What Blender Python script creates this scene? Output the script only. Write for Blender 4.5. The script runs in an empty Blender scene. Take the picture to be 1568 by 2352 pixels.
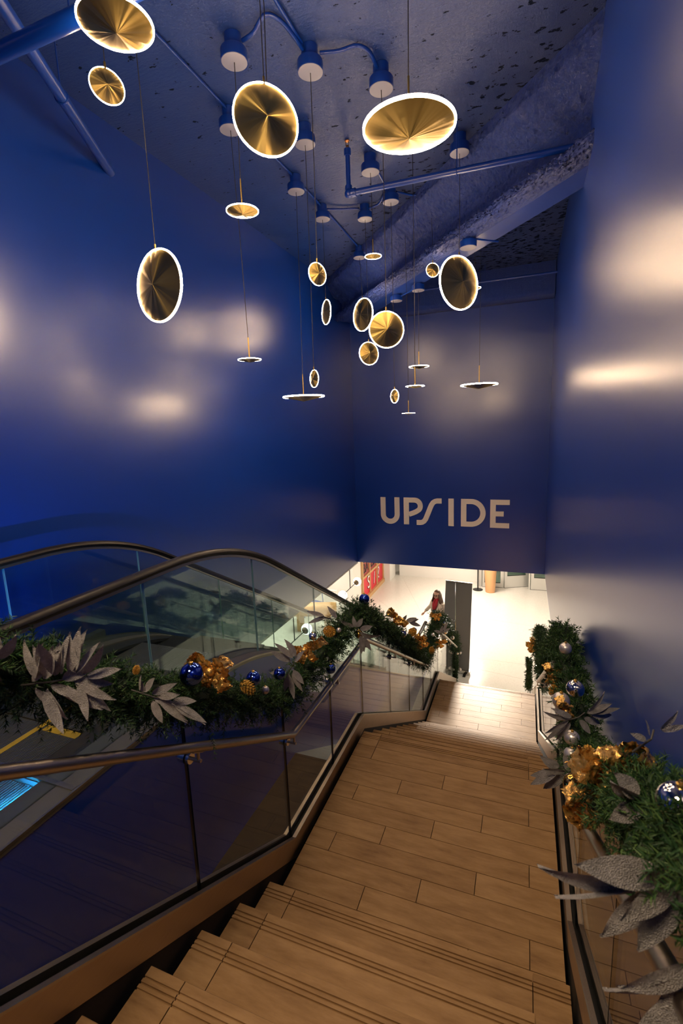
import bpy, math, random
import numpy as np
from mathutils import Vector, Matrix, Quaternion
random.seed(7); RNG = np.random.default_rng(7)
scene = bpy.context.scene
C = scene.collection
PI = math.pi

# ------------------------------------------------------------------ camera, world, exposure
EYE = 2.65                                   # camera height above the middle landing (z = 0)
def camera_axes(yaw, pitch, roll):
    f = np.array([math.sin(yaw)*math.cos(pitch), math.cos(yaw)*math.cos(pitch), math.sin(pitch)])
    r = np.cross(f, [0, 0, 1.0]); r /= np.linalg.norm(r); u = np.cross(r, f)
    return r*math.cos(roll)+u*math.sin(roll), -r*math.sin(roll)+u*math.cos(roll), f
_r, _u, _f = camera_axes(-0.372606, -0.171031, -0.038845)
cam_data = bpy.data.cameras.new('camera'); cam = bpy.data.objects.new('camera', cam_data); C.objects.link(cam)
m = Matrix.Identity(4)
for i in range(3):
    m[i][0], m[i][1], m[i][2] = _r[i], _u[i], -_f[i]
m[2][3] = EYE
cam.matrix_world = m
cam_data.sensor_fit = 'VERTICAL'; cam_data.sensor_height = 36; cam_data.sensor_width = 24
cam_data.lens = 1085.93/2352*36
cam_data.clip_start = 0.02; cam_data.clip_end = 100
cam_data.dof.use_dof = True; cam_data.dof.focus_distance = 6.0; cam_data.dof.aperture_fstop = 5.6
scene.camera = cam
scene.view_settings.view_transform = 'Standard'; scene.view_settings.look = 'None'
scene.view_settings.exposure = 0.0; scene.view_settings.gamma = 1.0
scene.view_settings.use_curve_mapping = False
try:
    scene.cycles.use_denoising = True
    scene.cycles.max_bounces = 6; scene.cycles.diffuse_bounces = 3; scene.cycles.glossy_bounces = 3
    scene.cycles.use_adaptive_sampling = True; scene.cycles.adaptive_threshold = .1; scene.cycles.adaptive_min_samples = 16
    scene.cycles.transparent_max_bounces = 14; scene.cycles.transmission_bounces = 4
    scene.cycles.sample_clamp_indirect = 4.0
    scene.cycles.caustics_reflective = False; scene.cycles.caustics_refractive = False
except Exception:
    pass
world = bpy.data.worlds.new('world'); scene.world = world; world.use_nodes = True
world.node_tree.nodes['Background'].inputs[0].default_value = (0.5, 0.42, 0.36, 1)
world.node_tree.nodes['Background'].inputs[1].default_value = 0.02

def area(name, loc, size, energy, col, target=None, sy=None, spread=None):
    l = bpy.data.lights.new(name, 'AREA'); l.energy = energy; l.color = col; l.size = size
    if sy: l.shape = 'RECTANGLE'; l.size_y = sy
    if spread: l.spread = spread
    o = bpy.data.objects.new(name, l); C.objects.link(o); o.location = loc
    d = (Vector(target)-Vector(loc)) if target else Vector((0, 0, -1))
    o.rotation_euler = d.to_track_quat('-Z', 'Y').to_euler()
    return o
WARM = (1.0, 0.86, 0.70)
HALL_E = 0.90
# ceiling lamps of the lower hall
for i, (lx, ly, e) in enumerate([(-1.6, 12.6, 120), (-1.6, 15.2, 120), (2.4, 9.0, 90), (2.4, 13.5, 90), (-6.2, 7.5, 110), (-6.2, 11.5, 110), (-6.5, 15.5, 80), (-6.2, 3.5, 60)]):
    area('hall_ceiling_lamp', (lx, ly, -0.46), 0.7, e*HALL_E, WARM)
area('hall_downlight', (-1.12, 13.2, -0.46), 0.12, 110, WARM, target=(-.35, 6.9, -1.7), spread=math.radians(44))
# added fill light over the head of the stairs, standing in for unseen pendants
area('stair_head_fill', (-1.0, -0.9, 5.40), 1.0, 150, (1.0, 0.76, 0.50))

# ------------------------------------------------------------------ helpers
ORIG = {}
class MB:
    def __init__(s): s.v = []; s.f = []; s.n = 0
    def add(s, v, f):
        v = np.asarray(v, float); s.v.append(v); s.f += [tuple(int(i)+s.n for i in q) for q in f]; s.n += len(v); return s
    def box(s, a, b):
        x0, y0, z0 = a; x1, y1, z1 = b
        v = [(x0,y0,z0),(x1,y0,z0),(x1,y1,z0),(x0,y1,z0),(x0,y0,z1),(x1,y0,z1),(x1,y1,z1),(x0,y1,z1)]
        return s.add(v, [(0,3,2,1),(4,5,6,7),(0,1,5,4),(1,2,6,5),(2,3,7,6),(3,0,4,7)])
    def prism_x(s, yz, x0, x1):
        """closed polygon in (y, z) extruded along x"""
        n = len(yz); v = [(x0, y, z) for y, z in yz]+[(x1, y, z) for y, z in yz]
        f = [tuple(range(n)), tuple(range(2*n-1, n-1, -1))]+[(i, i+n, (i+1) % n+n, (i+1) % n) for i in range(n)]
        return s.add(v, f)
    def prism_y(s, xz, y0, y1):
        n = len(xz); v = [(x, y0, z) for x, z in xz]+[(x, y1, z) for x, z in xz]
        f = [tuple(range(n)), tuple(range(2*n-1, n-1, -1))]+[(i, i+n, (i+1) % n+n, (i+1) % n) for i in range(n)]
        return s.add(v, f)
    def prism_z(s, xy, z0, z1):
        n = len(xy); v = [(x, y, z0) for x, y in xy]+[(x, y, z1) for x, y in xy]
        f = [tuple(range(n)), tuple(range(2*n-1, n-1, -1))]+[(i, i+n, (i+1) % n+n, (i+1) % n) for i in range(n)]
        return s.add(v, f)
    def strip(s, low, high, x0, x1):
        """a band between two (y, z) polylines of the same length, extruded along x (any bends)"""
        n = len(low); v = []
        for (y0, z0), (y1, z1) in zip(low, high): v += [(x0, y0, z0), (x1, y0, z0), (x1, y1, z1), (x0, y1, z1)]
        f = [(0, 1, 2, 3), (4*n-1, 4*n-2, 4*n-3, 4*n-4)]
        for i in range(n-1):
            a = 4*i; f += [(a+j, a+4+j, a+4+(j+1) % 4, a+(j+1) % 4) for j in range(4)]
        return s.add(v, f)
    def tube(s, pts, r, k=10, caps=True):
        pts = np.asarray(pts, float); n = len(pts); rr = np.broadcast_to(np.asarray(r, float), (n,))
        t = np.gradient(pts, axis=0); t /= np.linalg.norm(t, axis=1)[:, None]+1e-12
        ref = np.array([0, 0, 1.0]) if abs(t[0][2]) < .9 else np.array([1.0, 0, 0])
        a = np.cross(t[0], ref); a /= np.linalg.norm(a); V = []
        for i in range(n):
            a = a-t[i]*(a@t[i]); a /= np.linalg.norm(a)+1e-12; b = np.cross(t[i], a)
            th = np.arange(k)*2*PI/k
            V.append(pts[i]+rr[i]*(np.cos(th)[:, None]*a+np.sin(th)[:, None]*b))
        V = np.concatenate(V); F = [(i*k+j, i*k+(j+1) % k, (i+1)*k+(j+1) % k, (i+1)*k+j) for i in range(n-1) for j in range(k)]
        if caps: F += [tuple(range(k-1, -1, -1)), tuple((n-1)*k+j for j in range(k))]
        return s.add(V, F)
    def cyl(s, a, b, r, k=16): return s.tube([a, b], r, k)
    def lathe(s, prof, c=(0, 0, 0), k=24):
        """profile [(r, z)] turned round the vertical through c"""
        th = np.arange(k)*2*PI/k; V = []
        for r, z in prof: V.append(np.stack([c[0]+r*np.cos(th), c[1]+r*np.sin(th), np.full(k, c[2]+z)], 1))
        n = len(prof); F = [(i*k+j, i*k+(j+1) % k, (i+1)*k+(j+1) % k, (i+1)*k+j) for i in range(n-1) for j in range(k)]
        if prof[0][0] > 1e-6: F.append(tuple(range(k-1, -1, -1)))
        if prof[-1][0] > 1e-6: F.append(tuple((n-1)*k+j for j in range(k)))
        return s.add(np.concatenate(V), F)
    def ball(s, c, r, k=20, n=12, sc=(1, 1, 1)):
        prof = [(r*math.sin(PI*i/n), -r*math.cos(PI*i/n)) for i in range(n+1)]
        m0 = MB().lathe(prof, (0, 0, 0), k); v = np.concatenate(m0.v)*np.array(sc)+np.array(c)
        return s.add(v, m0.f)
    def verts(s): return np.concatenate(s.v)

def link(me, name, mat, parent, loc, smooth):
    o = bpy.data.objects.new(name, me); C.objects.link(o)
    if parent is not None:
        o.parent = parent; o.location = (0, 0, 0)
    else:
        o.location = loc
    return o
def build(mb, name, mat, parent=None, smooth=False, loc=None):
    """the collected shapes as ONE mesh object; coordinates are world ones and become local to the thing's base"""
    v = mb.verts()
    if parent is not None: o0 = ORIG[parent.name]
    elif loc is not None: o0 = np.array(loc, float)
    else: o0 = np.array([(v[:, 0].min()+v[:, 0].max())/2, (v[:, 1].min()+v[:, 1].max())/2, v[:, 2].min()])
    me = bpy.data.meshes.new(name); me.from_pydata((v-o0).tolist(), [], mb.f); me.update()
    if mat is not None: me.materials.append(mat)
    if smooth:
        me.polygons.foreach_set('use_smooth', [True]*len(me.polygons))
        if smooth != 'all': me.set_sharp_from_angle(angle=math.radians(40))
    o = link(me, name, mat, parent, o0, smooth); ORIG[o.name] = o0
    return o
def thing(name, loc, label, cat, group=None):
    o = bpy.data.objects.new(name, None); C.objects.link(o); o.location = loc; o.empty_display_size = .05
    ORIG[o.name] = np.array(loc, float); return tag(o, label, cat, group)
def tag(o, label, cat, group=None):
    o['label'] = label; o['category'] = cat
    if group: o['group'] = group
    return o
def struct(o): o['kind'] = 'structure'; return o
def stuff(o): o['kind'] = 'stuff'; return o

# ------------------------------------------------------------------ materials
def mat(name, col=(.5, .5, .5), rough=.5, metal=0.0, spec=.5, emit=None, es=0.0, coat=0.0):
    M = bpy.data.materials.new(name); M.use_nodes = True; b = M.node_tree.nodes['Principled BSDF']
    b.inputs['Base Color'].default_value = (*col, 1); b.inputs['Roughness'].default_value = rough
    b.inputs['Metallic'].default_value = metal; b.inputs['Specular IOR Level'].default_value = spec
    if coat: b.inputs['Coat Weight'].default_value = coat; b.inputs['Coat Roughness'].default_value = .1
    if emit: b.inputs['Emission Color'].default_value = (*emit, 1); b.inputs['Emission Strength'].default_value = es
    return M
def N(M, t, **k):
    n = M.node_tree.nodes.new(t)
    for a, v in k.items(): setattr(n, a, v)
    return n
def L(M, a, b): M.node_tree.links.new(a, b)
def B(M): return M.node_tree.nodes['Principled BSDF']
def coords(M, scale=(1, 1, 1), kind='Object', rot=(0, 0, 0)):
    tc = N(M, 'ShaderNodeTexCoord'); mp = N(M, 'ShaderNodeMapping'); mp.inputs['Scale'].default_value = scale; mp.inputs['Rotation'].default_value = rot
    L(M, tc.outputs[kind], mp.inputs['Vector']); return mp.outputs['Vector']
def noise(M, vec, scale, detail=4, rough=.55):
    n = N(M, 'ShaderNodeTexNoise'); n.inputs['Scale'].default_value = scale; n.inputs['Detail'].default_value = detail; n.inputs['Roughness'].default_value = rough
    if vec is not None: L(M, vec, n.inputs['Vector'])
    return n.outputs['Fac']
def ramp(M, fac, stops):
    r = N(M, 'ShaderNodeValToRGB'); e = r.color_ramp.elements
    while len(e) < len(stops): e.new(.5)
    for q, (p, c) in zip(e, stops): q.position = p; q.color = (*c, 1)
    L(M, fac, r.inputs['Fac']); return r.outputs['Color']
def bump(M, h, strength=.2, dist=.01, normal=None):
    b = N(M, 'ShaderNodeBump'); b.inputs['Strength'].default_value = strength; b.inputs['Distance'].default_value = dist
    L(M, h, b.inputs['Height'])
    if normal is not None: L(M, normal, b.inputs['Normal'])
    return b.outputs['Normal']
def maprange(M, v, a, b, c, d):
    n = N(M, 'ShaderNodeMapRange'); L(M, v, n.inputs['Value'])
    for k, x in zip(('From Min', 'From Max', 'To Min', 'To Max'), (a, b, c, d)): n.inputs[k].default_value = x
    return n.outputs['Result']

BLUE = (0.0015, 0.036, 0.295)
M = {}
# satin blue wall paint with faint vertical roller marks
w = mat('blue_wall_paint', BLUE, .36, spec=.9, coat=.35); B(w).inputs['Coat Roughness'].default_value = .33; v = coords(w)

B(w).inputs['Roughness'].default_value = .30
M['wall'] = w
# painted raw concrete ceiling: trowel ridges, pits and bare chips
CEIL = (.004, .036, .22)
c = mat('blue_ceiling_paint', CEIL, .42, spec=1.0); v = coords(c)
ge = N(c, 'ShaderNodeNewGeometry'); dt = N(c, 'ShaderNodeVectorMath', operation='DOT_PRODUCT'); dt.inputs[1].default_value = (.753, .658, 0); L(c, ge.outputs['Position'], dt.inputs[0])
near = maprange(c, dt.outputs['Value'], 2.35, 3.30, 0, 1)                      # 1 next to the sprayed beam
na = noise(c, coords(c, (1, 6, 1), rot=(0, 0, .6)), 7, 6, .65); nb = noise(c, v, 45, 4, .7); nc = noise(c, v, 2.2, 3); nd = noise(c, v, 85, 4, .75)
chip = noise(c, coords(c, (1, 1.6, 1), rot=(0, 0, .5)), 9, 5, .6)
sm = N(c, 'ShaderNodeMath', operation='MULTIPLY_ADD'); sm.inputs[1].default_value = .10; L(c, near, sm.inputs[0]); L(c, chip, sm.inputs[2])
pits = maprange(c, sm.outputs[0], .645, .665, 0, 1)
col = N(c, 'ShaderNodeMixRGB'); col.inputs['Color1'].default_value = (*CEIL, 1); col.inputs['Color2'].default_value = (.003, .008, .03, 1)
L(c, maprange(c, pits, 0, 1, 1.0, .05), B(c).inputs['Specular IOR Level'])
L(c, pits, col.inputs['Fac']); L(c, col.outputs['Color'], B(c).inputs['Base Color'])
L(c, maprange(c, nc, .3, .7, .36, .50), B(c).inputs['Roughness'])
h = N(c, 'ShaderNodeMath', operation='ADD'); L(c, na, h.inputs[0]); L(c, nb, h.inputs[1])
h2 = N(c, 'ShaderNodeMath', operation='MULTIPLY_ADD'); h2.inputs[1].default_value = -1.2; L(c, pits, h2.inputs[0]); L(c, h.outputs[0], h2.inputs[2])
hm = N(c, 'ShaderNodeMath', operation='MULTIPLY'); L(c, nd, hm.inputs[0]); L(c, near, hm.inputs[1])
L(c, bump(c, hm.outputs[0], 1.0, .035, bump(c, h2.outputs[0], .5, .014)), B(c).inputs['Normal']); M['ceiling'] = c
f = mat('blue_sprayed_fireproofing', BLUE, .42, spec=1.0); v = coords(f)
L(f, bump(f, noise(f, v, 70, 5, .75), .9, .02), B(f).inputs['Normal']); M['spray'] = f
M['blue_metal'] = mat('blue_painted_metal', BLUE, .30, spec=.8)
M['blue_smooth'] = mat('blue_painted_steel', (0.012, .045, .28), .4, spec=.55)
# timber look porcelain planks
def planks(name, c0, c1, c2, rough):
    p = mat(name, c1, rough, spec=.3); oi = N(p, 'ShaderNodeObjectInfo')
    ad = N(p, 'ShaderNodeVectorMath', operation='ADD'); tc = N(p, 'ShaderNodeTexCoord'); L(p, tc.outputs['Object'], ad.inputs[0])
    ml = N(p, 'ShaderNodeMath', operation='MULTIPLY'); ml.inputs[1].default_value = 40; L(p, oi.outputs['Random'], ml.inputs[0])
    cx = N(p, 'ShaderNodeCombineXYZ'); L(p, ml.outputs[0], cx.inputs[0]); L(p, ml.outputs[0], cx.inputs[1]); L(p, cx.outputs[0], ad.inputs[1])
    mp = N(p, 'ShaderNodeMapping'); mp.inputs['Scale'].default_value = (3.0, 14, 14); L(p, ad.outputs[0], mp.inputs['Vector'])
    g = noise(p, mp.outputs[0], 1.6, 6, .65)
    mx = N(p, 'ShaderNodeMath', operation='MULTIPLY_ADD'); mx.inputs[1].default_value = .16; L(p, oi.outputs['Random'], mx.inputs[0]); L(p, g, mx.inputs[2])
    L(p, ramp(p, mx.outputs[0], [(.3, c0), (.55, c1), (.8, c2)]), B(p).inputs['Base Color'])
    L(p, bump(p, g, .12, .003), B(p).inputs['Normal']); return p
M['plank'] = planks('timber_look_plank', (.20, .108, .043), (.30, .172, .071), (.39, .235, .105), .58)
M['grout'] = mat('dark_grout', (.02, .014, .01), .8)
M['void'] = mat('black_gap', (.004, .004, .005), .7)
M['terrazzo'] = mat('cream_terrazzo', (.74, .70, .64), .22)
t = M['terrazzo']; vv = N(t, 'ShaderNodeTexVoronoi'); vv.inputs['Scale'].default_value = 55; L(t, coords(t), vv.inputs['Vector'])
L(t, ramp(t, vv.outputs['Color'], [(.12, (.69, .65, .59)), (.3, (.74, .70, .64)), (.9, (.77, .735, .68))]), B(t).inputs['Base Color'])
M['white'] = mat('white_plaster', (.78, .76, .72), .6)
# brushed metals
def brushed(name, col, rough, sc):
    p = mat(name, col, rough, 1.0); n = noise(p, coords(p, sc), 8, 4); L(p, maprange(p, n, .3, .7, rough*.75, rough*1.3), B(p).inputs['Roughness'])
    return p
M['steel'] = mat('satin_stainless_steel', (.42, .375, .32), .36, 1.0)
M['bronze_steel'] = brushed('warm_stainless_cladding', (.42, .34, .27), .38, (30, 1, 30))
M['chrome'] = mat('polished_steel', (.7, .68, .65), .12, 1.0)
M['dark_metal'] = mat('black_metal', (.012, .012, .013), .4, .3)
M['rubber'] = mat('black_rubber', (.006, .0055, .006), .38, spec=.3)
def pane_mat(name, tint, f0=.026, rough=0.0):
    """thin sheet of glass: clear, with the reflectance of glass rising towards grazing angles"""
    g = bpy.data.materials.new(name); g.use_nodes = True; nt = g.node_tree; nt.nodes.clear(); nn = nt.nodes.new; lk = nt.links.new
    out = nn('ShaderNodeOutputMaterial'); mx = nn('ShaderNodeMixShader'); lw = nn('ShaderNodeLayerWeight'); lw.inputs['Blend'].default_value = .5
    p5 = nn('ShaderNodeMath'); p5.operation = 'POWER'; p5.inputs[1].default_value = 5; lk(lw.outputs['Facing'], p5.inputs[0])
    ma = nn('ShaderNodeMath'); ma.operation = 'MULTIPLY_ADD'; ma.inputs[1].default_value = 1-f0; ma.inputs[2].default_value = f0; lk(p5.outputs[0], ma.inputs[0])
    tr = nn('ShaderNodeBsdfTransparent'); tr.inputs['Color'].default_value = (*tint, 1)
    gl = nn('ShaderNodeBsdfGlossy'); gl.inputs['Roughness'].default_value = rough
    lk(ma.outputs[0], mx.inputs[0]); lk(tr.outputs[0], mx.inputs[1]); lk(gl.outputs[0], mx.inputs[2]); lk(mx.outputs[0], out.inputs[0])
    return g
M['glass'] = pane_mat('clear_railing_glass', (.93, .965, .945))
M['glass_edge'] = mat('dark_glass_joint', (.004, .006, .006), .3)

# ------------------------------------------------------------------ the shaft and the hall below
ZC, ZB, ZF = 5.47, -0.41, -3.024          # shaft ceiling, underside of the shaft walls, hall floor
XW0, XW1, YW = -3.6, 0.44, 10.14          # inner faces of the shaft walls
def sbox(name, a, b, m, parent=None): o = build(MB().box(a, b), name, m, parent); return struct(o) if parent is None else o
sbox('wall_left', (XW0-.25, -4, ZB), (XW0, YW+.25, ZC), M['wall'])
sbox('wall_right', (XW1, -4, ZB), (XW1+.25, YW+.25, ZC), M['wall'])
sbox('wall_back', (XW0, YW, ZB), (XW1, YW+.25, ZC), M['wall'])
sbox('wall_rear', (XW0-.25, -4.25, ZB), (XW1+.25, -4, ZC), M['wall'])
sbox('ceiling', (XW0-.25, -4.25, ZC), (XW1+.25, YW+.25, ZC+.2), M['ceiling'])
sbox('floor', (-9, -.5, ZF-.2), (5.2, 20.5, ZF), M['terrazzo'])
b_ = MB(); b_.box((-9, -.5, ZB), (XW0-.25, 20.5, ZB+.2)); b_.box((XW1+.25, -.5, ZB), (5.2, 20.5, ZB+.2)); b_.box((XW0-.25, YW+.25, ZB), (XW1+.25, 20.5, ZB+.2))
struct(build(b_, 'ceiling_hall', M['white']))
sbox('wall_hall_west', (-9.2, -.5, ZF), (-9, 20.5, ZB), M['white'])
sbox('wall_hall_east', (5.2, -.5, ZF), (5.4, 20.5, ZB), M['white'])
sbox('wall_hall_south', (-9.2, -.7, ZF), (5.4, -.5, ZB), M['white'])
sbox('wall_hall_north', (-9.2, 20.5, ZF), (5.4, 20.7, ZB), M['white'])
# slab edge trims under the shaft walls
sbox('trim_1', (XW0-.02, 1.2, ZB-.03), (XW0+.004, YW, ZB), M['white'])
# seams of the terrazzo
for i, (a, b) in enumerate([((-1.75, 10.9), (5.0, 9.75)), ((-4.5, 14.6), (-1.1, 10.6)), ((-4.3, 17.2), (-2.2, 12.2)), ((-1.2, 13.9), (5, 13.0)), ((-1.0, 11.3), (5, 11.25))]):
    d = np.array(b)-np.array(a); n = np.array([-d[1], d[0]])/np.linalg.norm(d)*.004
    q = MB().prism_z([tuple(np.array(a)-n), tuple(np.array(b)-n), tuple(np.array(b)+n), tuple(np.array(a)+n)], ZF, ZF+.0006)
    build(q, 'floor_joint', mat('terrazzo_joint_%d' % i, (.45, .41, .36), .5), bpy.data.objects['floor'])

# ------------------------------------------------------------------ diagonal fireproofed beam under the ceiling
def beam():
    a0 = np.array([.75, 4.24]); d = np.array([-2.61, 2.99]); d /= np.linalg.norm(d); n = np.array([d[1], -d[0]])
    Ln = 6.6; prof = [(-.22, 5.47), (-.20, 5.36), (-.06, 5.25), (.10, 5.18), (.17, 5.10), (.17, 4.96), (.10, 4.90), (0, 4.885), (-.005, 4.84), (0.0, 4.80), (.06, 4.79), (.14, 4.785), (.22, 4.78)]
    P = []
    for i in range(len(prof)-1):
        for t in np.linspace(0, 1, 8)[:-1]: P.append((prof[i][0]*(1-t)+prof[i+1][0]*t, prof[i][1]*(1-t)+prof[i+1][1]*t))
    P.append(prof[-1]); P = np.array(P); ns = 330; s = np.linspace(0, Ln, ns)
    V = np.zeros((ns, len(P), 3)); V[:, :, 0] = a0[0]+d[0]*s[:, None]+n[0]*P[None, :, 0]; V[:, :, 1] = a0[1]+d[1]*s[:, None]+n[1]*P[None, :, 0]; V[:, :, 2] = P[None, :, 1]
    j = RNG.normal(0, 1, (ns, len(P), 3)); k = np.ones(len(P)); k[0] = 0
    fade = np.clip((len(P)-1-np.arange(len(P)))/9.0, 0, 1)*k
    V += j*np.array([.006, .006, .008])*fade[None, :, None]
    lump = np.sin(s*5+1)*.012+np.sin(s*13)*.007; V[:, :, 2] += lump[:, None]*fade*.6
    m_ = len(P); F = [(i*m_+q, (i+1)*m_+q, (i+1)*m_+q+1, i*m_+q+1) for i in range(ns-1) for q in range(m_-1)]
    root = struct(build(MB().add(V.reshape(-1, 3), F), 'beam', M['spray'], smooth='all'))
    q = MB()
    def corner(t, o, z): return (a0[0]+d[0]*t+n[0]*o, a0[1]+d[1]*t+n[1]*o, z)
    v = [corner(t, o, z) for t in (0, Ln) for o, z in ((.215, 4.78), (.49, 4.78), (.49, 4.83), (.215, 4.83))]
    q.add(v, [(0,1,2,3), (7,6,5,4), (0,4,5,1), (1,5,6,2), (2,6,7,3), (3,7,4,0)])
    v = [corner(t, o, z) for t in (0, Ln) for o, z in ((.2, 4.83), (.28, 4.83), (.28, 5.47), (.2, 5.47))]
    q.add(v, [(0,1,2,3), (7,6,5,4), (0,4,5,1), (1,5,6,2), (2,6,7,3), (3,7,4,0)])
    build(q, 'flange', M['blue_smooth'], root)
    # second beam, along the back wall
    prof2 = [(9.78, 5.47), (9.76, 5.3), (9.82, 5.12), (9.80, 5.0), (9.84, 4.93), (9.98, 4.91), (10.139, 4.91), (10.139, 5.47)]
    xs = np.linspace(-3.59, .43, 160); V = np.array([[(x, y, z) for y, z in prof2] for x in xs]); V[:, :5, 1:] += RNG.normal(0, .003, (160, 5, 2))
    m_ = len(prof2); F = [(i*m_+q, i*m_+q+1, (i+1)*m_+q+1, (i+1)*m_+q) for i in range(159) for q in range(m_-1)]
    struct(build(MB().add(V.reshape(-1, 3), F), 'beam_back', M['spray'], smooth='all'))
beam()
# ------------------------------------------------------------------ staircase: three flights, two landings
T, RISE, XS0, XS1 = .281, .168, -1.277, .25
GAP = .004
stair = thing('staircase', (-.5, 2.7, ZF), 'long straight staircase of brown timber-look planks with grooved nosings', 'staircase')
JX = [XS0, -1.117, .094, XS1]
def tread_piece(x0, x1, yb, yn, z, parent):
    t = [(yb, z-.028), (yb, z)]
    for g in (.080, .060, .040):
        t += [(yn-g-.004, z), (yn-g-.004, z-.007), (yn-g+.004, z-.007), (yn-g+.004, z)]
    t += [(yn-.003, z), (yn, z-.004), (yn, z-.028)]
    return build(MB().prism_x(t, x0+GAP/2, x1-GAP/2), 'plank', M['plank'], parent)
def flat_piece(x0, x1, y0, y1, z, parent):
    return build(MB().box((x0+GAP/2, y0+GAP/2, z-.02), (x1-GAP/2, y1-GAP/2, z)), 'plank', M['plank'], parent)
def riser_piece(x0, x1, y, z0, z1, parent):
    return build(MB().box((x0+GAP/2, y-.02, z0), (x1-GAP/2, y-.006, z1-.028)), 'plank', M['plank'], parent)
def flight(nos, zlow_end):
    """nos: [(y, z)] of the nosings from top to bottom, the first belonging to the level above; ends on level zlow_end"""
    prof = []
    for i, (y, z) in enumerate(nos):
        nxt = nos[i+1][1] if i+1 < len(nos) else zlow_end
        prof += [(y-.021, z-.029), (y-.021, nxt-.029)]
    y1 = nos[-1][0]; y0 = nos[0][0]
    poly = [(y0-.25, nos[0][1]-.029)]+prof+[(y1+.2, zlow_end-.029), (y1+.2, zlow_end-.25), (y0-.25, nos[0][1]-.35)]
    body = build(MB().prism_x(poly, XS0+.002, XS1-.002), 'flight', M['grout'], stair)
    for i, (y, z) in enumerate(nos):
        nxt = nos[i+1][1] if i+1 < len(nos) else zlow_end
        for a, b in zip(JX[:-1], JX[1:]):
            if i > 0: tread_piece(a, b, nos[i-1][0]-.018, y, z, body)
            riser_piece(a, b, y, nxt, z, body)
    return body
S_up = [(1.940-T*(k-1), RISE*k) for k in range(7, 0, -1)]            # 1.176 .. 0.168
f1 = flight(S_up, 0.0)
S_mid = [(3.61+T*j, -RISE*j) for j in range(0, 10)]
f2 = flight(S_mid, -1.68)
S_low = [(7.65+T*j, -1.68-RISE*j) for j in range(0, 8)]
f3 = flight(S_low, ZF)
def landing(y0, y1, z, rows_from, joints, nose_joints):
    body = build(MB().box((XS0+.002, y0, z-.3), (XS1-.002, y1-.021, z-.02)), 'landing', M['grout'], stair)
    yy = y1-.18; k = 0
    while yy > y0+.005:
        lo = max(yy-.1505, y0); js = [XS0]+joints[(rows_from+k) % 3]+[XS1]
        for a, b in zip(js[:-1], js[1:]): flat_piece(a, b, lo, yy, z, body)
        yy -= .1505; k += 1
    for a, b in zip(nose_joints[:-1], nose_joints[1:]): tread_piece(a, b, y1-.178, y1, z, body)
    return body
J1 = [[-1.111, -.207], [-.511], [-.813, .088]]
landing(1.922, 3.61, 0.0, 0, [[-1.111, -.207], [-.511], [-.813, .088]], [XS0, -1.112, .09, XS1])
landing(6.122, 7.65, -1.68, 0, [[-.535], [-.831, .05], [-1.121, -.24]], [XS0, -1.13, .047, XS1])
# upper floor at the head of the stairs
ZU = RISE*7
uf = struct(build(MB().box((-1.42, -4, .8), (XW1, S_up[0][0]-.021, ZU-.02)), 'floor_upper', M['grout']))
yy = S_up[0][0]-.18; k = 0
while yy > -.9:
    js = [-1.42]+J1[k % 3]+[XW1]
    for a, b in zip(js[:-1], js[1:]): build(MB().box((a+.002, yy-.1485, ZU-.02), (b-.002, yy-.002, ZU)), 'plank', M['plank'], uf)
    yy -= .1505; k += 1
for a, b in zip(JX[:-1], JX[1:]): tread_piece(a, b, S_up[0][0]-.178, S_up[0][0], ZU, uf)
build(MB().box((-1.42, -4, ZU-.02), (XW1, yy-.002, ZU)), 'rear_paving', M['plank'], uf)
sbox('floor_escalator_head', (XW0, -4, .3), (-1.42, .1, .84), M['grout'])

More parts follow.
